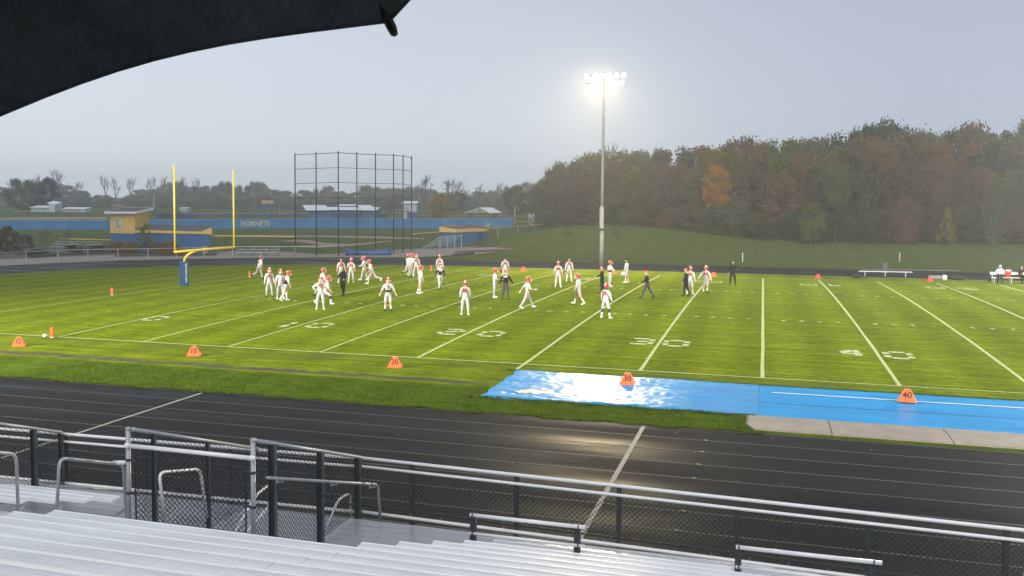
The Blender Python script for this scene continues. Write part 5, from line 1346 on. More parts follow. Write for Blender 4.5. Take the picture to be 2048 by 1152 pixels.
def shed(label, u0, u1, vb, vt, dep, wall_mt, roof_mt, depthm, split=None, rise=.5, name='shed', low_mt=None):
    a = D(u0, vb, dep); b = D(u1, vb, dep); zb = min(terr(a.x, a.y), a.z)-.3; zt = D(u0, vt, dep).z
    f = (b-a).normalized(); bk = FW.copy(); bk.z = 0; bk.normalize()
    t = thing(name, label, 'building', (a.x, a.y, zb)); o = Vector((a.x, a.y, zb)); P = [a, b, b+bk*depthm, a+bk*depthm]
    zm = zt-(zt-a.z)*.22
    m_ = MB(o); wallblock(m_, P, zb, [zm, zm, zt-.1, zt-.1]); w_ = m_.build('wall', wall_mt, t)
    m_ = MB(o); g = f*.3; gable_slab(m_, [Vector((a.x, a.y, zm+.10))-g-bk*.4, Vector((b.x, b.y, zm+.10))+g-bk*.4, Vector(((b+bk*depthm).x, (b+bk*depthm).y, zt))+g, Vector(((a+bk*depthm).x, (a+bk*depthm).y, zt))-g], .12); m_.build('roof', roof_mt, t)
    for s0, s1, h in (split or []):
        p, q = a.lerp(b, s0), a.lerp(b, s1); z1 = a.z+(zm-a.z)*h; m_ = MB(o); V = [Vector((p.x, p.y, a.z)), Vector((q.x, q.y, a.z)), Vector((q.x, q.y, z1)), Vector((p.x, p.y, z1))]
        m_.add([x-bk*.05 for x in V]+[x+bk*.02 for x in V], [(0, 1, 2, 3), (3, 2, 6, 7), (0, 3, 7, 4), (1, 5, 6, 2)]); m_.build('door', low_mt or mat('shed_door', (.42, .45, .48), .6), t)
    return t, o
t, o = shed('white shed with a taller lean-to at its right end, far left beyond the outfield', 62, 102, 430.5, 411, 300, M_wwall, M_wroof, 5, [(.08, .14, .7), (.2, .78, .85), (.84, .97, .85)])
a = D(98, 431, 299.5); b = D(110, 431, 299.5); m_ = MB(o); bk = Vector((FW.x, FW.y, 0)).normalized()
wallblock(m_, [a, b, b+bk*5, a+bk*5], 0, [D(98, 407, 300).z, D(110, 409, 300).z, D(110, 408, 300).z+.3, D(98, 405, 300).z+.3]); m_.build('tower_wall', M_wwall, t)
m_ = MB(o); gable_slab(m_, [Vector((a.x, a.y, D(92, 405.5, 300).z))-(b-a)*.35, Vector((b.x, b.y, D(110, 409, 300).z+.1))+(b-a)*.1, Vector((b.x, b.y, D(110, 408, 300).z+.6))+bk*5, Vector((a.x, a.y, D(92, 404, 300).z+.4))-(b-a)*.35+bk*5], .15); m_.build('tower_roof', M_wroof, t)
shed('plain white shed with one wide pale door, second from the left beyond the outfield', 125, 171, 430, 414.5, 300, M_wwall, M_wroof, 4.5, [(.03, .78, .92)])
shed('small white shed beyond the goal post, right of a dark leafless bush', 359, 374, 424, 415, 320, M_wwall, M_wroof, 4)
t, o = shed('long blue batting building with stepped white roof in the middle distance', 616, 752, 440, 414, 252, M_bluew, M_wroof, 8, [(.35, .80, .75)], low_mt=mat('navy_shadow_panel', (.02, .06, .17), .7))  # wide dark panel paints shade onto the front wall, no real door
for u0, u1 in ((612, 660), (726, 754)):
    a = D(u0, 420, 251.2); b = D(u1, 420, 251.2); m_ = MB(o); gable_slab(m_, [a, b, b+bk*9+Vector((-3, 0, 1.3)), a+bk*9+Vector((-3, 0, 1.3))], .12); m_.build('raised_roof', M_wroof, t)
shed('pale cream low building behind the blue batting building', 676, 708, 424, 408.5, 290, mat('cream_wall', (.42, .38, .28), .7), M_wroof, 6, [(.2, .35, .5), (.5, .7, .5)])
t, o = shed('white over blue lookout cabin with a slanted roof right of the batting building', 805, 833, 424, 402, 258, M_wwall, M_wroof, 5, [(.15, .45, .6)])
a = D(814, 441, 257.6); b = D(833, 441, 257.6); m_ = MB(o); wallblock(m_, [a, b, b+bk*4, a+bk*4], -.2+terr(a.x, a.y), [D(814, 424, 258).z-.01]*4); m_.build('lower_wall', M_bluew, t)
m_ = MB(o); a = D(785, 419, 257); b = D(806, 418, 257); m_.bar(a, b, .5, .1); m_.bar(a+Vector((0, 0, -.9)), b+Vector((0, 0, -.9)), .5, .1); m_.bar(a, a+Vector((0, 0, -3.2)), .12); m_.build('viewing_stand', M_galv, t)
shed('low blue grey storage box between the batting building and the lookout cabin', 754, 773, 438, 424, 262, M_blueg, M_greeng, 4)
shed('white umpire hut on the right beyond the outfield fence', 1058, 1069.5, 437, 419.5, 246, M_wwall, M_wroof, 3, [(.1, .9, .45)])
def pavilion():
    dep = 246; t = thing('pavilion', 'open picnic pavilion with a white gabled roof and small round emblem', 'building', at(960, dep)); o = Vector(at(960, dep)); g0 = o.z
    eL, eR, apex = D(929.5, 425.5, dep), D(980, 425.5, dep), D(959, 415, dep); fw = bk*9+Vector((-R0.x*-3.4, -R0.y*-3.4, 0))*1.0
    m_ = MB(o); gable_slab(m_, [eL, apex, apex+fw, eL+fw], .16); gable_slab(m_, [apex, eR, eR+fw, apex+fw], .16); m_.build('roof', M_wroof, t)
    m_ = MB(o); q = bk*.25; V = [eL+q+Vector((.9, .25, .0)), eR+q-Vector((.9, .25, 0)), apex+q-Vector((0, 0, .25))]; m_.add(V+[v+bk*.1 for v in V], [(0, 1, 2), (5, 4, 3)]); gb_ = m_.build('gable', mat('grey_gable', (.40, .45, .47), .7), t)
    m_ = MB(o); c = D(958, 420.5, dep-.1); 
    m_.tube([c, c+bk*.15], .42, 16); m_.build('emblem_ring', mat('emblem_navy', (.04, .05, .09), .6), gb_); m_ = MB(o); m_.tube([c-bk*.03, c], .28, 14); m_.build('emblem_disc', mat('emblem_grey', (.45, .45, .44), .6), gb_)
    for u in (936, 941, 946.5, 985, 989, 993):
        p = D(u, 426, dep+(2 if u < 960 else 6)); m_ = MB(o); m_.tube([Vector((p.x, p.y, g0-.3)), p], .14, 6); m_.build('column', M_dark, t)
pavilion()
def scoreboard(label, u0, u1, vt, vm, vb, vg, dep, letters=None):
    a = at(u0, dep); t = thing('scoreboard', label, 'scoreboard', a); o = Vector(a)
    def pan(nm, u0, u1, v0, v1, mt, off=0, par=None):
        V = [D(u0, v1, dep), D(u1, v1, dep), D(u1, v0, dep), D(u0, v0, dep)]; m_ = MB(o); V = [v-bk*off for v in V]
        m_.add(V+[v+bk*.35 for v in V], [(0, 1, 2, 3), (7, 6, 5, 4), (0, 4, 5, 1), (3, 2, 6, 7), (0, 3, 7, 4), (1, 5, 6, 2)]); return m_.build(nm, mt, par or t)
    pan('header', u0, u1, vt, vm, mat('faded_gold_panel', (.46, .38, .15), .7)); pan('board', u0+1, u1-1, vm, vb, mat('navy_panel', (.02, .035, .13), .6))
    w = u1-u0
    for x, y, ww, hh in ((.08, .08, .1, .12), (.34, .08, .16, .14), (.62, .08, .1, .12), (.80, .08, .12, .12), (.1, .55, .2, .2), (.72, .55, .18, .2), (.46, .85, .15, .16)):
        pan('score_window', u0+w*x, u0+w*(x+ww), vm+(vb-vm)*y, vm+(vb-vm)*(y+hh), mat('pale_digits', (.32, .34, .40), .6) if 'pale_digits' not in MATS else MATS['pale_digits'], .06)
    for s in (.22, .75):
        p = D(u0+w*s, vb, dep)+bk*.2; m_ = MB(o); m_.tube([Vector((p.x, p.y, o.z-.3)), p], .12, 6); m_.build('leg', M_dark, t)
    if letters:
        c = D((u0+u1)/2, (vt+vm)/2, dep)-bk*.04; place_text('lettering', letters, 1.05, mat('header_ink', (.20, .16, .08), .7), t, frame(c-o, R0, (0, 0, 1)), .02, 1.0)
scoreboard('small scoreboard with a gold header and blue board standing in the middle distance', 523.5, 547, 400.5, 407, 416.5, 424, 300)
scoreboard('scoreboard with gold letters and blue board showing above the roof of the yellow booth', 223, 247, 408.5, 413, 420, 430, 290, 'HORNETS')
def pole(name, label, u, v0, v1, dep, r, mt, cat='pole'):
    a = D(u, v0, dep); b = D(u, v1, dep); z0 = min(a.z, terr(a.x, a.y)+.02); t = thing(name, label, cat, (a.x, a.y, z0)); m_ = MB((a.x, a.y, z0)); m_.tube([Vector((a.x, a.y, z0)), Vector((a.x, a.y, b.z))], [r, r*.8], 8); m_.build('tube', mt, t, smooth=True)
    m_ = MB((a.x, a.y, z0)); m_.ball((a.x, a.y, b.z), r*1.3, 8, 5); m_.build('finial', mt, t); return t
M_ppole = mat('pale_pole', (.45, .47, .49), .5)
pole('flag_pole', 'tall slim pale pole just left of the left goal post upright', 346.5, 420, 342, 265, .13, M_ppole)
pole('foul_pole', 'short pale yellow pole on a blue pad left of the goal post', 308, 424, 392, 262, .12, mat('pale_yellow_pole', (.5, .46, .3), .5))
p = D(308.5, 424.5, 261.8); t = thing('pole_pad', 'blue pad wrapped round the foot of the short pale yellow pole', 'pad', (p.x, p.y, p.z-1.0)); m_ = MB((p.x, p.y, p.z-1.0)); m_.tube([p+Vector((0, 0, -1.0)), p+Vector((0, 0, 1.2))], .38, 10); m_.build('cover', M_bluepad, t); m_ = MB((p.x, p.y, p.z-1)); m_.tube([p+Vector((0, 0, 1.2)), p+Vector((0, 0, 1.28))], .30, 10); m_.build('collar', M_white, t)
pole('foul_pole', 'yellow foul pole at the right end of the blue windscreen', 1029.5, 440, 414, 233, .16, mat('dull_yellow_pole', (.5, .42, .16), .5))
pole('foul_pole', 'short pale stake right of the small gold and blue scoreboard', 559.5, 424, 412, 290, .10, M_ppole)

# ------------------------------------------------------------------ small bleachers, planter edging, cover
def small_bleacher(label, u0, v0, u1, v1, rows, back_dir, pitch=.55, rise=.30, z1=.4):
    a, b = GT(u0, v0), GT(u1, v1); t = thing('small_bleacher', label, 'bleacher', (a+b)/2); o = (a+b)/2; bd = Vector(back_dir).normalized()
    for k in range(rows):
        m_ = MB(o); off = bd*pitch*k; z = Vector((0, 0, z1+rise*k)); m_.bar(a+off+z, b+off+z, .27, .05); m_.build('seat_plank', M_galv, t)
        if k: m_ = MB(o); m_.bar(a+off-bd*.30+z-Vector((0, 0, .28)), b+off-bd*.30+z-Vector((0, 0, .28)), .24, .04); m_.build('foot_plank', M_galv, t)
    for s in (.06, .36, .66, .95):
        p = a.lerp(b, s); q = p+bd*pitch*(rows-1); zt_ = z1+rise*(rows-1); m_ = MB(o)
        m_.bar(p, p+Vector((0, 0, z1)), .07); m_.bar(q, q+Vector((0, 0, zt_)), .07); m_.bar(p+Vector((0, 0, .1)), q+Vector((0, 0, zt_-.1)), .07); m_.bar(q+Vector((0, 0, .1)), p+Vector((0, 0, .1)), .06); m_.build('frame', M_galv, t)
small_bleacher('small silver bleacher seen end on beside the blue right dugout', 845, 501, 893, 496, 6, (.75, -.35, 0), .60, .28, .45)
small_bleacher('small pale bleacher standing on the path right of the goal post', 470, 511, 555, 511.5, 3, (-.12, 1, 0), .6, .3, .4)
small_bleacher('small pale bleacher behind the bare garden trees on the left', 100, 500, 196, 501, 3, (-.1, 1, 0), .6, .3, .45)
a, b = GT(691, 511.5), GT(782, 511); t = thing('tarp_roll', 'low blue covered roll lying at the foot of the backstop', 'tarpaulin', (a+b)/2); o = (a+b)/2; m_ = MB(o)
m_.tube([a.lerp(b, k/10)+Vector((0, 0, .42-.12*math.sin(math.pi*k/10))) for k in range(11)], [.46-.08*math.sin(math.pi*k/10) for k in range(11)], 10); m_.build('cover', mat('blue_cover', (.015, .07, .22), .5), t, smooth=True)
m_ = MB(o); m_.tube([a.lerp(b, k/10)+Vector((0, 0, .80-.2*math.sin(math.pi*k/10))) for k in range(11)], .05, 6); m_.build('pale_hem', mat('pale_hem', (.25, .35, .5), .5), t)
for i, (px, lb) in enumerate((((230, 514, 434, 511.5), 'long dark timber edging in front of the shrubs by the yellow booth'), ((120, 512, 226, 507), 'dark timber edging of the left garden bed'), ((910, 507, 1015, 502.5), 'dark red timber edging on the gravel right of the silver bleacher'), ((946, 497, 998, 492), 'short dark timber edging beside the right dugout'), ((905, 512, 948, 508.5), 'low dark timber edging at the end of the gravel'), ((60, 517, 112, 513), 'tilted dark timber edging in the left garden bed'))):
    a, b = GT(*px[:2]), GT(*px[2:]); t = thing('timber_edging', lb, 'edging', (a+b)/2, 0, 'dark timber edgings round the planting beds'); o = (a+b)/2; n = max(2, int((b-a).length/3))
    for k in range(n):
        m_ = MB(o); p, q = a.lerp(b, k/n), a.lerp(b, (k+.985)/n); m_.bar(p+Vector((0, 0, .14)), q+Vector((0, 0, .14)), .2, .3); m_.build('timber', M_timber, t)
rnd = random.Random(4)
for i, (u, v, lb, sz) in enumerate(((42, 505, 'dark covered cart among the plants at the far left', (1.8, .9, .75)), (30, 500, 'dark boulder in the left garden bed beside the covered cart', (1.0, .8, .6)), (60, 508, 'low dark boulder left of the bare garden trees', (1.2, .8, .5)), (92, 507, 'grey boulder between the bare garden trees', (1.0, .7, .45)), (118, 508, 'grey flat boulder right of the bare garden trees', (1.3, .7, .35)), (20, 512, 'pale flat stone beside the path at the far left', (1.3, .7, .2)))):
    p = GT(u, v); t = thing('boulder' if i else 'covered_cart', lb, 'rock' if i else 'cart', p); m_ = MB(); sd = rnd.random()*9
    m_.ball((0, 0, sz[2]*.4), sz, 12, 8, lambda q, d: q*(1+.22*math.sin(d.x*4+sd)*math.cos(d.y*5+sd)+.1*math.sin(d.z*7+sd)))
    m_.build('stone' if i else 'cover', mat('rock%d' % i, (.07, .07, .07) if i > 1 else (.02, .022, .026), .8, 0, .3, 2), t)
# ------------------------------------------------------------------ trees
def crown_mesh(seed, shape='round', leaves=5200, leaf=.42, gap=.35):
    """leaf-sized faces in uneven clumps; unit crown about 1 wide (radius .5), from z 0 to 1"""
    rnd = random.Random(seed); clumps = []
    nclump = 46
    for k in range(nclump):
        z = rnd.random(); 
        if shape == 'round': r0 = .5*math.sqrt(max(.02, 1-(abs(z-.48)/.56)**2.1))
        elif shape == 'oval': r0 = .5*math.sqrt(max(.02, 1-((z-.45)/.60)**2))*(1.0 if z > .2 else .85)
        elif shape == 'cone': r0 = .5*(1-z)**.75*.98+.04
        else: r0 = .5*(.55+.45*z)*math.sqrt(max(.03, 1-((z-.52)/.52)**4))
        a = rnd.random()*6.283; r = r0*math.sqrt(rnd.uniform(.25, 1))*rnd.uniform(.8, 1.02)
        clumps.append((Vector((r*math.cos(a), r*math.sin(a), z*.92+.03)), rnd.uniform(.085, .17)*(1.0 if shape != 'cone' else .7)))
    V = []; F = []; NN = []
    s = leaf/10.0
    for k in range(leaves):
        c, cr = clumps[int(rnd.random()*nclump)]
        d = Vector((rnd.gauss(0, 1), rnd.gauss(0, 1), rnd.gauss(0, .8))).normalized()
        p = c + d*cr*(rnd.random()**.4) * Vector((1, 1, .8)).length/1.62
        if rnd.random() < .06: p += d*cr*.5
        n = (d*.7 + Vector((rnd.gauss(0, .6), rnd.gauss(0, .6), rnd.gauss(.3, .6)))).normalized(); a = n.orthogonal().normalized(); b = n.cross(a)
        q = s*rnd.uniform(.55, 1.25); t = rnd.random()*6.28; ca, sa = math.cos(t)*q, math.sin(t)*q
        e1 = a*ca+b*sa; e2 = (a*-sa+b*ca)*.7
        i = len(V); V += [p-e1*.5, p+e2*.5, p+e1*.5, p-e2*.5]; F.append((i, i+1, i+2, i+3)); nn = (d*.75 + Vector((p.x*1.2, p.y*1.2, (p.z-.4)*.8)) + n*.35).normalized(); NN += [tuple(nn)]*4
    me = bpy.data.meshes.new('crown'); me.from_pydata([tuple(v) for v in V], [], F); me.materials.append(M_leaf); return me
CROWNS = {'round': [crown_mesh(s, 'round', 9000, .44) for s in (1, 2, 3)], 'oval': [crown_mesh(s, 'oval', 8600, .44) for s in (4, 5, 6)], 'cone': [crown_mesh(s, 'cone', 3600, .40) for s in (7, 8)], 'vase': [crown_mesh(9, 'vase', 7600, .42)], 'thin': [crown_mesh(12, 'oval', 1700, .34), crown_mesh(13, 'vase', 1500, .34)]}
def trunk_mesh(seed, h=1.0):
    """tapered trunk with a few limbs, unit height"""
    rnd = random.Random(seed); mb = MB()
    pts = [Vector((.02*math.sin(z*5+seed), .02*math.cos(z*4), z)) for z in (0, .15, .35, .55, .75)]
    mb.tube(pts, [.030, .024, .019, .013, .006], 7)
    for k in range(6):
        z = rnd.uniform(.28, .6); a = rnd.random()*6.28; l = rnd.uniform(.18, .32); p = Vector((0, 0, z))
        mb.tube([p, p+Vector((math.cos(a)*l*.6, math.sin(a)*l*.6, l*.5)), p+Vector((math.cos(a)*l, math.sin(a)*l, l*1.0))], [.011, .007, .003], 5)
    me = mb.mesh('trunk', True); me.materials.append(M_bark); return me
TRUNKS = [trunk_mesh(s) for s in (1, 2, 3)]
def bare_mesh(seed, levels=5, spread=.5, up=.35):
    rnd = random.Random(seed); mb = MB()
    def br(p, d, l, r, n):
        q = p + d*l*.55 + Vector((rnd.gauss(0, .04), rnd.gauss(0, .04), 0))*l; e = q + (d+Vector((rnd.gauss(0, .12), rnd.gauss(0, .12), .05))).normalized()*l*.5
        mb.tube([p, q, e], [r, r*.8, r*.6], 6 if n > 3 else 4 if n > 1 else 3, False)
        if n == 0: return
        k = 3 if n > 2 else rnd.choice((3, 4, 4))
        for i in range(k):
            a = rnd.random()*6.28; nd = (d + Vector((math.cos(a)*spread, math.sin(a)*spread, up*rnd.uniform(.2, 1)))*rnd.uniform(.6, 1.2)).normalized()
            st = p.lerp(e, rnd.uniform(.45, 1.0)); br(st if i else e, nd, l*rnd.uniform(.58, .80), max(.0016, r*.55), n-1)
    br(Vector((0, 0, 0)), Vector((0, 0, 1)), .30, .020, levels)
    zm = max(v.z for v in mb.v)
    mb.v = [v/zm for v in mb.v]; me = mb.mesh('branches'); me.materials.append(M_twig); return me
BARES = [bare_mesh(s, 5, sp, .4) for s, sp in ((3, .42), (7, .5), (11, .38))]
def lightcol(c, j, rnd): return tuple(max(.004, x*rnd.uniform(1-j, 1+j)) for x in c)+(1,)
_rt = random.Random(77)
def tree(name, label, p, h, w, style, col, group, trunk=.30, rz=None, cat='tree', k=None):
    t = thing(name, label, cat, p, rz if rz is not None else _rt.uniform(0, 6.28), group)
    cm = CROWNS[style]; me = cm[_rt.randrange(len(cm)) if k is None else k]
    o = link('crown', me, None, t, (0, 0, h*trunk*.55)); o.scale = (w, w*_rt.uniform(.85, 1.1), h*(1-trunk*.55)); o.color = tuple(min(1, x*1.45) for x in col[:3])+(1,)
    tr = link('trunk', TRUNKS[_rt.randrange(3)], None, t, (0, 0, -.2)); tr.scale = (h, h, h)
    return t
def bare_tree(name, label, p, h, w, group, k=0, col=None):
    t = thing(name, label, 'tree', p, _rt.uniform(0, 6.28), group)
    o = link('branches', BARES[k % 3], None, t, (0, 0, -.1)); o.scale = (w, w, h); return t
BROWN = (.150, .125, .056); OLIVE = (.135, .138, .045); DKG = (.054, .080, .033); RUST = (.185, .125, .048); ORANGE = (.38, .19, .03); YELL = (.21, .18, .04); MAROON = (.18, .10, .06); GREEN = (.105, .14, .036); GREY = (.135, .125, .075); DBR = (.108, .092, .050)
FAR = {'grey brown': (.29, .28, .225), 'brown': (.29, .255, .185), 'dark brown': (.23, .215, .17), 'olive': (.28, .28, .17), 'dark green': (.17, .20, .15)}  # far leaf tones paler and greyer: distance haze put into their colour
TONE = {'brown': BROWN, 'olive': OLIVE, 'dark green': DKG, 'rust': RUST, 'orange': ORANGE, 'yellow': YELL, 'maroon': MAROON, 'green': GREEN, 'grey brown': GREY, 'dark brown': DBR}
ORD = ['first', 'second', 'third', 'fourth', 'fifth', 'sixth', 'seventh', 'eighth', 'ninth', 'tenth', 'eleventh', 'twelfth', 'thirteenth', 'fourteenth', 'fifteenth', 'sixteenth', 'seventeenth', 'eighteenth', 'nineteenth', 'twentieth', 'twenty-first', 'twenty-second', 'twenty-third', 'twenty-fourth', 'twenty-fifth', 'twenty-sixth', 'twenty-seventh', 'twenty-eighth', 'twenty-ninth', 'thirtieth', 'thirty-first', 'thirty-second', 'thirty-third', 'thirty-fourth', 'thirty-fifth', 'thirty-sixth', 'thirty-seventh', 'thirty-eighth', 'thirty-ninth', 'fortieth', 'forty-first', 'forty-second', 'forty-third', 'forty-fourth', 'forty-fifth', 'forty-sixth']
def interp(tab, x):
    for (a, b), (c, d) in zip(tab[:-1], tab[1:]):
        if x <= c: return b+(d-b)*max(0, (x-a))/(c-a)
    return tab[-1][1]
TOP = [(1060, 362), (1100, 345), (1130, 322), (1180, 312), (1240, 304), (1300, 306), (1360, 300), (1420, 292), (1470, 278), (1520, 274), (1580, 276), (1630, 282), (1665, 268), (1700, 258), (1745, 246), (1800, 252), (1850, 262), (1880, 258), (1930, 260), (1990, 266), (2030, 262), (2060, 250), (2150, 245), (2300, 245)]
DEP = [(1060, 215), (1100, 200), (1200, 172), (1300, 152), (1400, 140), (1600, 132), (2300, 128)]
def zat(u, v, dep): return D(u, v, dep).z
def wood():
    g = 'trees of the autumn wood behind the grass bank'
    rows = [('back', 26, 24, [1, 1, 1], 34), ('middle', 24, 12, [.80, .9, .86], 17), ('front', 26, 0, [.58, .72, .65], 9)]
    pal = {'back': [(0, ['brown', 'grey brown', 'olive']), (1420, ['olive', 'brown', 'green', 'rust']), (1640, ['dark green', 'green', 'dark green', 'brown']), (1880, ['dark green', 'dark green', 'olive', 'rust'])],
           'middle': [(0, ['grey brown', 'brown', 'olive']), (1450, ['brown', 'rust', 'olive', 'brown']), (1700, ['rust', 'brown', 'dark green', 'dark brown'])],
           'front': [(0, ['grey brown', 'olive', 'dark brown']), (1450, ['dark brown', 'brown', 'dark brown', 'dark green']), (1750, ['dark brown', 'maroon', 'olive', 'dark brown', 'brown'])]}
    wds = {'back': 9.5, 'middle': 8.6, 'front': 7.4}
    for rn, n, off, fr, _ in rows:
        for i in range(n):
            u = 1085+(2165-1085)*(i+.5+_rt.uniform(-.28, .28))/n; dep = interp(DEP, u)+off+_rt.uniform(-3, 3)
            p = at(u, dep); top = interp(TOP, u); zt = zat(u, top, dep)
            f = _rt.uniform(min(fr), max(fr)) if rn != 'back' else _rt.uniform(.93, 1.04)
            h = max(4, (zt-p.z)*f); pl = [q for a, q in pal[rn] if u >= a][-1]; tone = pl[_rt.randrange(len(pl))]
            st = _rt.choice(['round', 'oval', 'oval']) if rn != 'front' else _rt.choice(['round', 'oval', 'vase'])
            w = wds[rn]*_rt.uniform(.85, 1.2)*(1.0+.10*(dep > 165))
            lab = '%s %s tree, %s from the left in the %s row of the wood' % ({'back': 'tall', 'middle': 'broad', 'front': 'lower'}[rn], tone, ORD[i], rn)
            tree({'round': 'broad_tree', 'oval': 'oak_tree', 'vase': 'spreading_tree'}[st], lab, p, h, w, st, lightcol(TONE[tone], .16, _rt), g, .16 if rn != 'back' else .25)
    # trees that stand out
    for u, vt, vb, dd, wpx, st, tone, lab in ((1436, 330, 405, -2.5, 58, 'oval', 'orange', 'bright orange maple in the middle of the wood edge'), (1428, 300, 360, 14, 60, 'round', 'yellow', 'yellow green tree top above the orange maple'), (1470, 385, 472, -4, 46, 'cone', 'grey brown', 'pointed grey brown tree right below the orange maple'),
        (1815, 396, 472, -5, 62, 'oval', 'maroon', 'small dull red tree at the foot of the wood on the right'), (1896, 416, 475, -6, 40, 'cone', 'yellow', 'small yellow tree right of the dull red one'), (1622, 405, 468, -6, 52, 'oval', 'olive', 'low olive green foliage patch at the wood edge'),
        (1985, 356, 430, -4, 40, 'oval', 'olive', 'slim olive yellow tree near the right edge of the wood'), (1990, 436, 478, -8, 52, 'cone', 'green', 'young green conifer at the right foot of the wood'), (1675, 330, 400, -2, 50, 'oval', 'green', 'light green tree in the middle of the wood'), (1330, 428, 462, -6, 36, 'round', 'rust', 'small rusty bush at the wood foot near the mound'), (1750, 284, 345, 2, 80, 'round', 'rust', 'rusty brown oak crown high on the right of the wood')):
        dep = interp(DEP, u)+dd-4; p = at(u, dep); z1 = zat(u, vt, dep); h = z1-p.z; w = wpx*dep/FPX
        hv = (vb-vt)*dep/FPX*1.15
        t = thing('maple_tree' if tone in ('orange', 'maroon') else 'young_tree', lab, 'tree', p, _rt.uniform(0, 6), g)
        me = CROWNS[st][0]; o = link('crown', me, None, t, (0, 0, h-hv)); o.scale = (w, w, hv); o.color = tuple(x*1.45 for x in TONE[tone])+(1,)
        tr = link('trunk', TRUNKS[1], None, t, (0, 0, -.2)); tr.scale = (h, h, h)
    # understorey along the foot of the wood
    for i in range(26):
        u = 1095+(2130-1095)*(i+.5)/26+_rt.uniform(-12, 12); dep = interp(DEP, u)-5+_rt.uniform(-2, 2); p = at(u, dep); tone = _rt.choice(['dark brown', 'dark green', 'dark brown', 'dark brown', 'grey brown'])
        tree('bush', '%s undergrowth bush, %s from the left along the foot of the wood' % (tone, ORD[i]), p, _rt.uniform(2.6, 5.0), _rt.uniform(5, 8), 'round', lightcol(TONE[tone], .2, _rt), 'undergrowth bushes along the foot of the wood', .05, cat='bush')
    for i, (u, vt, dd) in enumerate(((1222, 280, 16), (1140, 318, 18), (1290, 298, 20), (1640, 268, 22))):
        dep = interp(DEP, u)+dd; p = at(u, dep); bare_tree('bare_tree', ['leafless grey tree top rising right of the floodlight pole', 'leafless tree at the left end of the wood', 'leafless twigs above the wood left of the orange maple', 'thin leafless tree top above the right wood'][i], p, zat(u, vt, dep)-p.z, 11, 'leafless trees among the wood', i)
wood()
def far_line():
    g = 'hazy trees of the far tree line'
    top = [(-240, 372), (-60, 372), (40, 372), (90, 362), (130, 372), (180, 392), (260, 388), (300, 374), (350, 368), (440, 368), (520, 366), (560, 376), (600, 384), (650, 372), (700, 384), (740, 372), (800, 380), (850, 372), (930, 392), (980, 378), (1040, 368), (1100, 366), (1140, 360)]
    seg = lambda u: 'left of the goal post' if u < 353 else 'between goal post and backstop' if u < 600 else 'between backstop and wood'
    cnt = {}
    def lab(kind, tone, u):
        k = (kind, seg(u)); cnt[k] = cnt.get(k, -1)+1; return '%s %s in the haze, %s from the left %s' % (tone, kind, ORD[cnt[k]], seg(u))
    n = 74
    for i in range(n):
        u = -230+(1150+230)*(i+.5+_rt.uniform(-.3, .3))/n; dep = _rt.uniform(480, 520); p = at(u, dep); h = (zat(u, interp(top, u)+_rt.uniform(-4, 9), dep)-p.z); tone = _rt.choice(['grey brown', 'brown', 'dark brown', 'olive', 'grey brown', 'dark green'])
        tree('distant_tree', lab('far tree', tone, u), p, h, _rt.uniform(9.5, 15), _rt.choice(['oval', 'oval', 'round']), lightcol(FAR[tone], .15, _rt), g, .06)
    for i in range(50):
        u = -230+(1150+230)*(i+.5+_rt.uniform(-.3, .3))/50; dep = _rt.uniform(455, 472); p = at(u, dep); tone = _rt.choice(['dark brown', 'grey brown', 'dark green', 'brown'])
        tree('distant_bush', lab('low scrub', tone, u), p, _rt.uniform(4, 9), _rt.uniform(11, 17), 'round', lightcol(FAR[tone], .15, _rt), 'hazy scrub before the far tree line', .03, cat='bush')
    sp = ((45, 360, 330, 70, 'round', (.13, .125, .075), 'wide pale willow at the far left behind the white sheds'), (92, 356, 318, 56, 'round', (.035, .045, .04), 'dark round tree behind the white two level shed'), (880, 386, 250, 46, 'round', (.34, .25, .035), 'yellow young tree in front of the leafless trees left of the pavilion'), (1030, 372, 300, 60, 'round', (.11, .09, .045), 'brown olive tree behind the pavilion'), (1080, 366, 270, 60, 'oval', (.10, .085, .045), 'brown tree between the pavilion and the wood'))
    for u, vt, dep, wpx, st, col, lab in sp:
        p = at(u, dep); h = zat(u, vt, dep)-p.z; tree('lone_tree', lab, p, h, wpx*dep/FPX, st, col+(1,), 'single trees before the far tree line', .12 if u != 880 else .3)
    bt = ((120, 335, 340, 11, 'tall leafless tree left of the yellow booth'), (75, 345, 352, 10, 'leafless tree top at the far left'), (158, 360, 352, 9, 'low leafless tree behind the plain white shed'), (212, 348, 352, 8, 'leafless tree above the yellow booth roof'), (232, 350, 356, 7, 'thin leafless tree right above the yellow booth roof'), (262, 352, 356, 9, 'leafless tree between the booth and the pale pole'), (300, 350, 352, 9, 'bushy leafless tree left of the pale pole'), (325, 348, 350, 8, 'leafless tree just left of the goal post'), (366, 350, 352, 8, 'leafless tree between the goal post uprights, left one'), (392, 352, 352, 7, 'leafless tree between the goal post uprights, right one'),
          (30, 352, 356, 9, 'faint leafless tree at the left picture edge'), (852, 346, 285, 11, 'large spreading leafless tree right of the backstop'), (905, 354, 280, 11, 'dense brown leafless tree left of the pavilion'), (955, 364, 300, 8, 'slim leafless tree above the pavilion roof'), (730, 366, 340, 8, 'leafless tree behind the backstop netting'), (1000, 362, 320, 8, 'thin leafless tree right of the pavilion roof'))
    for i, (u, vt, dep, w, lab) in enumerate(bt):
        if dep > 330: dep += 125; w *= 1.35
        p = at(u, dep); h = zat(u, vt, dep)-p.z; bare_tree('bare_tree', lab, p, h, w*1.2, 'leafless trees of the far tree line', i)
    for u, dep in ((905, 281), (852, 287)):
        pass
far_line()
p = at(905, 282); tree('thin_tree', 'thin brown leaved tree standing against the leafless one left of the pavilion', p, zat(905, 360, 282)-p.z, 12, 'thin', (.10, .075, .05, 1), None, .2)
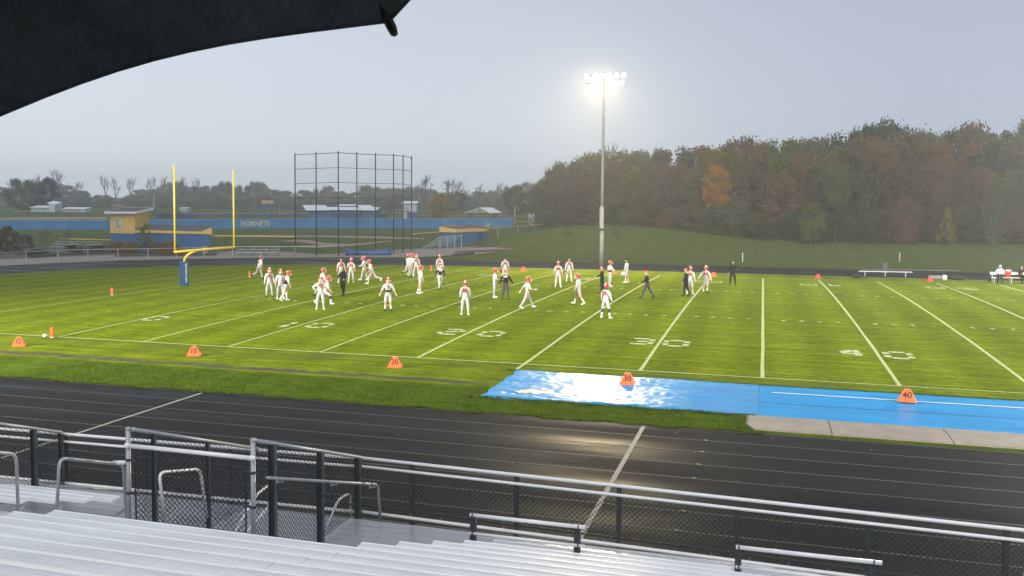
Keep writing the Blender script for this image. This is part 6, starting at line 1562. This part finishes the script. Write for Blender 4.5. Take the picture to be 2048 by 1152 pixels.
# garden by the booth
for i, (u, v, w, h, st, col, lab) in enumerate(((231, 505, 2.4, 1.9, 'round', RUST, 'rusty shrub left of the booth corner'), (241, 506, 2.5, 2.0, 'round', (.19, .115, .03), 'orange brown shrub under the round emblem'), (266, 507, 2.6, 2.0, 'round', (.17, .11, .03), 'orange brown shrub between booth and conifer'), (291, 507, 2.6, 4.0, 'cone', GREEN, 'green conifer before the blue dugout wall'), (311, 508, 2.5, 1.9, 'round', (.17, .10, .035), 'rusty shrub right of the conifer'), (338, 508, 2.6, 2.2, 'round', (.20, .11, .03), 'orange brown shrub near the left goal post upright'), (356, 508, 1.8, 1.2, 'round', RUST, 'low rusty shrub behind the goal post upright'))):
    p = GT(u, v); tree('shrub', lab, p, h*(.72 if st == 'round' else .95), w*.9, st, tuple(x*1.45 for x in col)+(1,), 'autumn shrubs in front of the yellow booth', .03, cat='shrub')
for i, (u, v, vt, lab) in enumerate(((86, 508, 455, 'small bare tree in the left garden bed, left one'), (130, 507, 453, 'small bare tree in the left garden bed, right one'), (168, 508, 482, 'low bare bush left of the small bleacher'), (45, 500, 470, 'tangled bare bush at the far left garden'))):
    p = GT(u, v); bare_tree('garden_tree', lab, p, zat(u, vt, depth(p))-p.z, 3.6, 'small bare trees in the garden bed', i)
for i, (u, v, w, h, lab) in enumerate(((12, 500, 3.2, 3.0, 'grey green shrub at the left picture edge'), (50, 498, 2.6, 1.8, 'dull shrub behind the covered cart'), (22, 508, 3.4, .9, 'low dark plant beside the path at the far left'), (75, 511, 3, .7, 'low brown plant left of the timber edging'), (150, 505, 3, .9, 'low dark plant below the small bleacher'), (195, 506, 3, .9, 'low brown plant beside the long timber edging'))):
    p = GT(u, v); tree('garden_plant', lab, p, h, w, 'round', lightcol((.06, .055, .035), .25, _rt), 'low plants of the left garden bed', .03, cat='plant')
for u, v, w, h, lab in ((1135, 476, 1.5, 1.6, 'small dark bush on the mound left of the floodlight pole'), (1233, 475, 1.9, 2.0, 'small bare bush on the mound right of the floodlight pole')):
    p = GT(u, v); tree('bush', lab, p, h, w, 'thin', (.06, .045, .03, 1), 'small bushes on the grass mound', .1, cat='bush'); 
p = at(340, 300); tree('dark_bush', 'dark leafless bush on the blue fence behind the goal post', Vector((D(340, 437, 258).x, D(340, 437, 258).y, D(340, 437, 258).z-.3)), 3.6, 8, 'thin', (.05, .04, .035, 1), None, .05, cat='bush')

# ------------------------------------------------------------------ haze: one box of thin even mist
hz = MB(); X0, X1, Y0, Y1, Z0, Z1 = -520, 320, -75, 620, -1.6, 30
hz.box(((X0+X1)/2, (Y0+Y1)/2, (Z0+Z1)/2), (X1-X0, Y1-Y0, Z1-Z0))
hm_ = bpy.data.materials.new('mist'); hm_.use_nodes = True; t_ = hm_.node_tree; t_.nodes.clear()
pv = t_.nodes.new('ShaderNodeVolumePrincipled'); pv.inputs['Color'].default_value = (.93, .95, 1, 1); pv.inputs['Density'].default_value = HAZE; pv.inputs['Anisotropy'].default_value = .6
mo = t_.nodes.new('ShaderNodeOutputMaterial'); t_.links.new(pv.outputs[0], mo.inputs['Volume'])
o = hz.build('haze', hm_); o['kind'] = 'stuff'; o.display_type = 'WIRE'
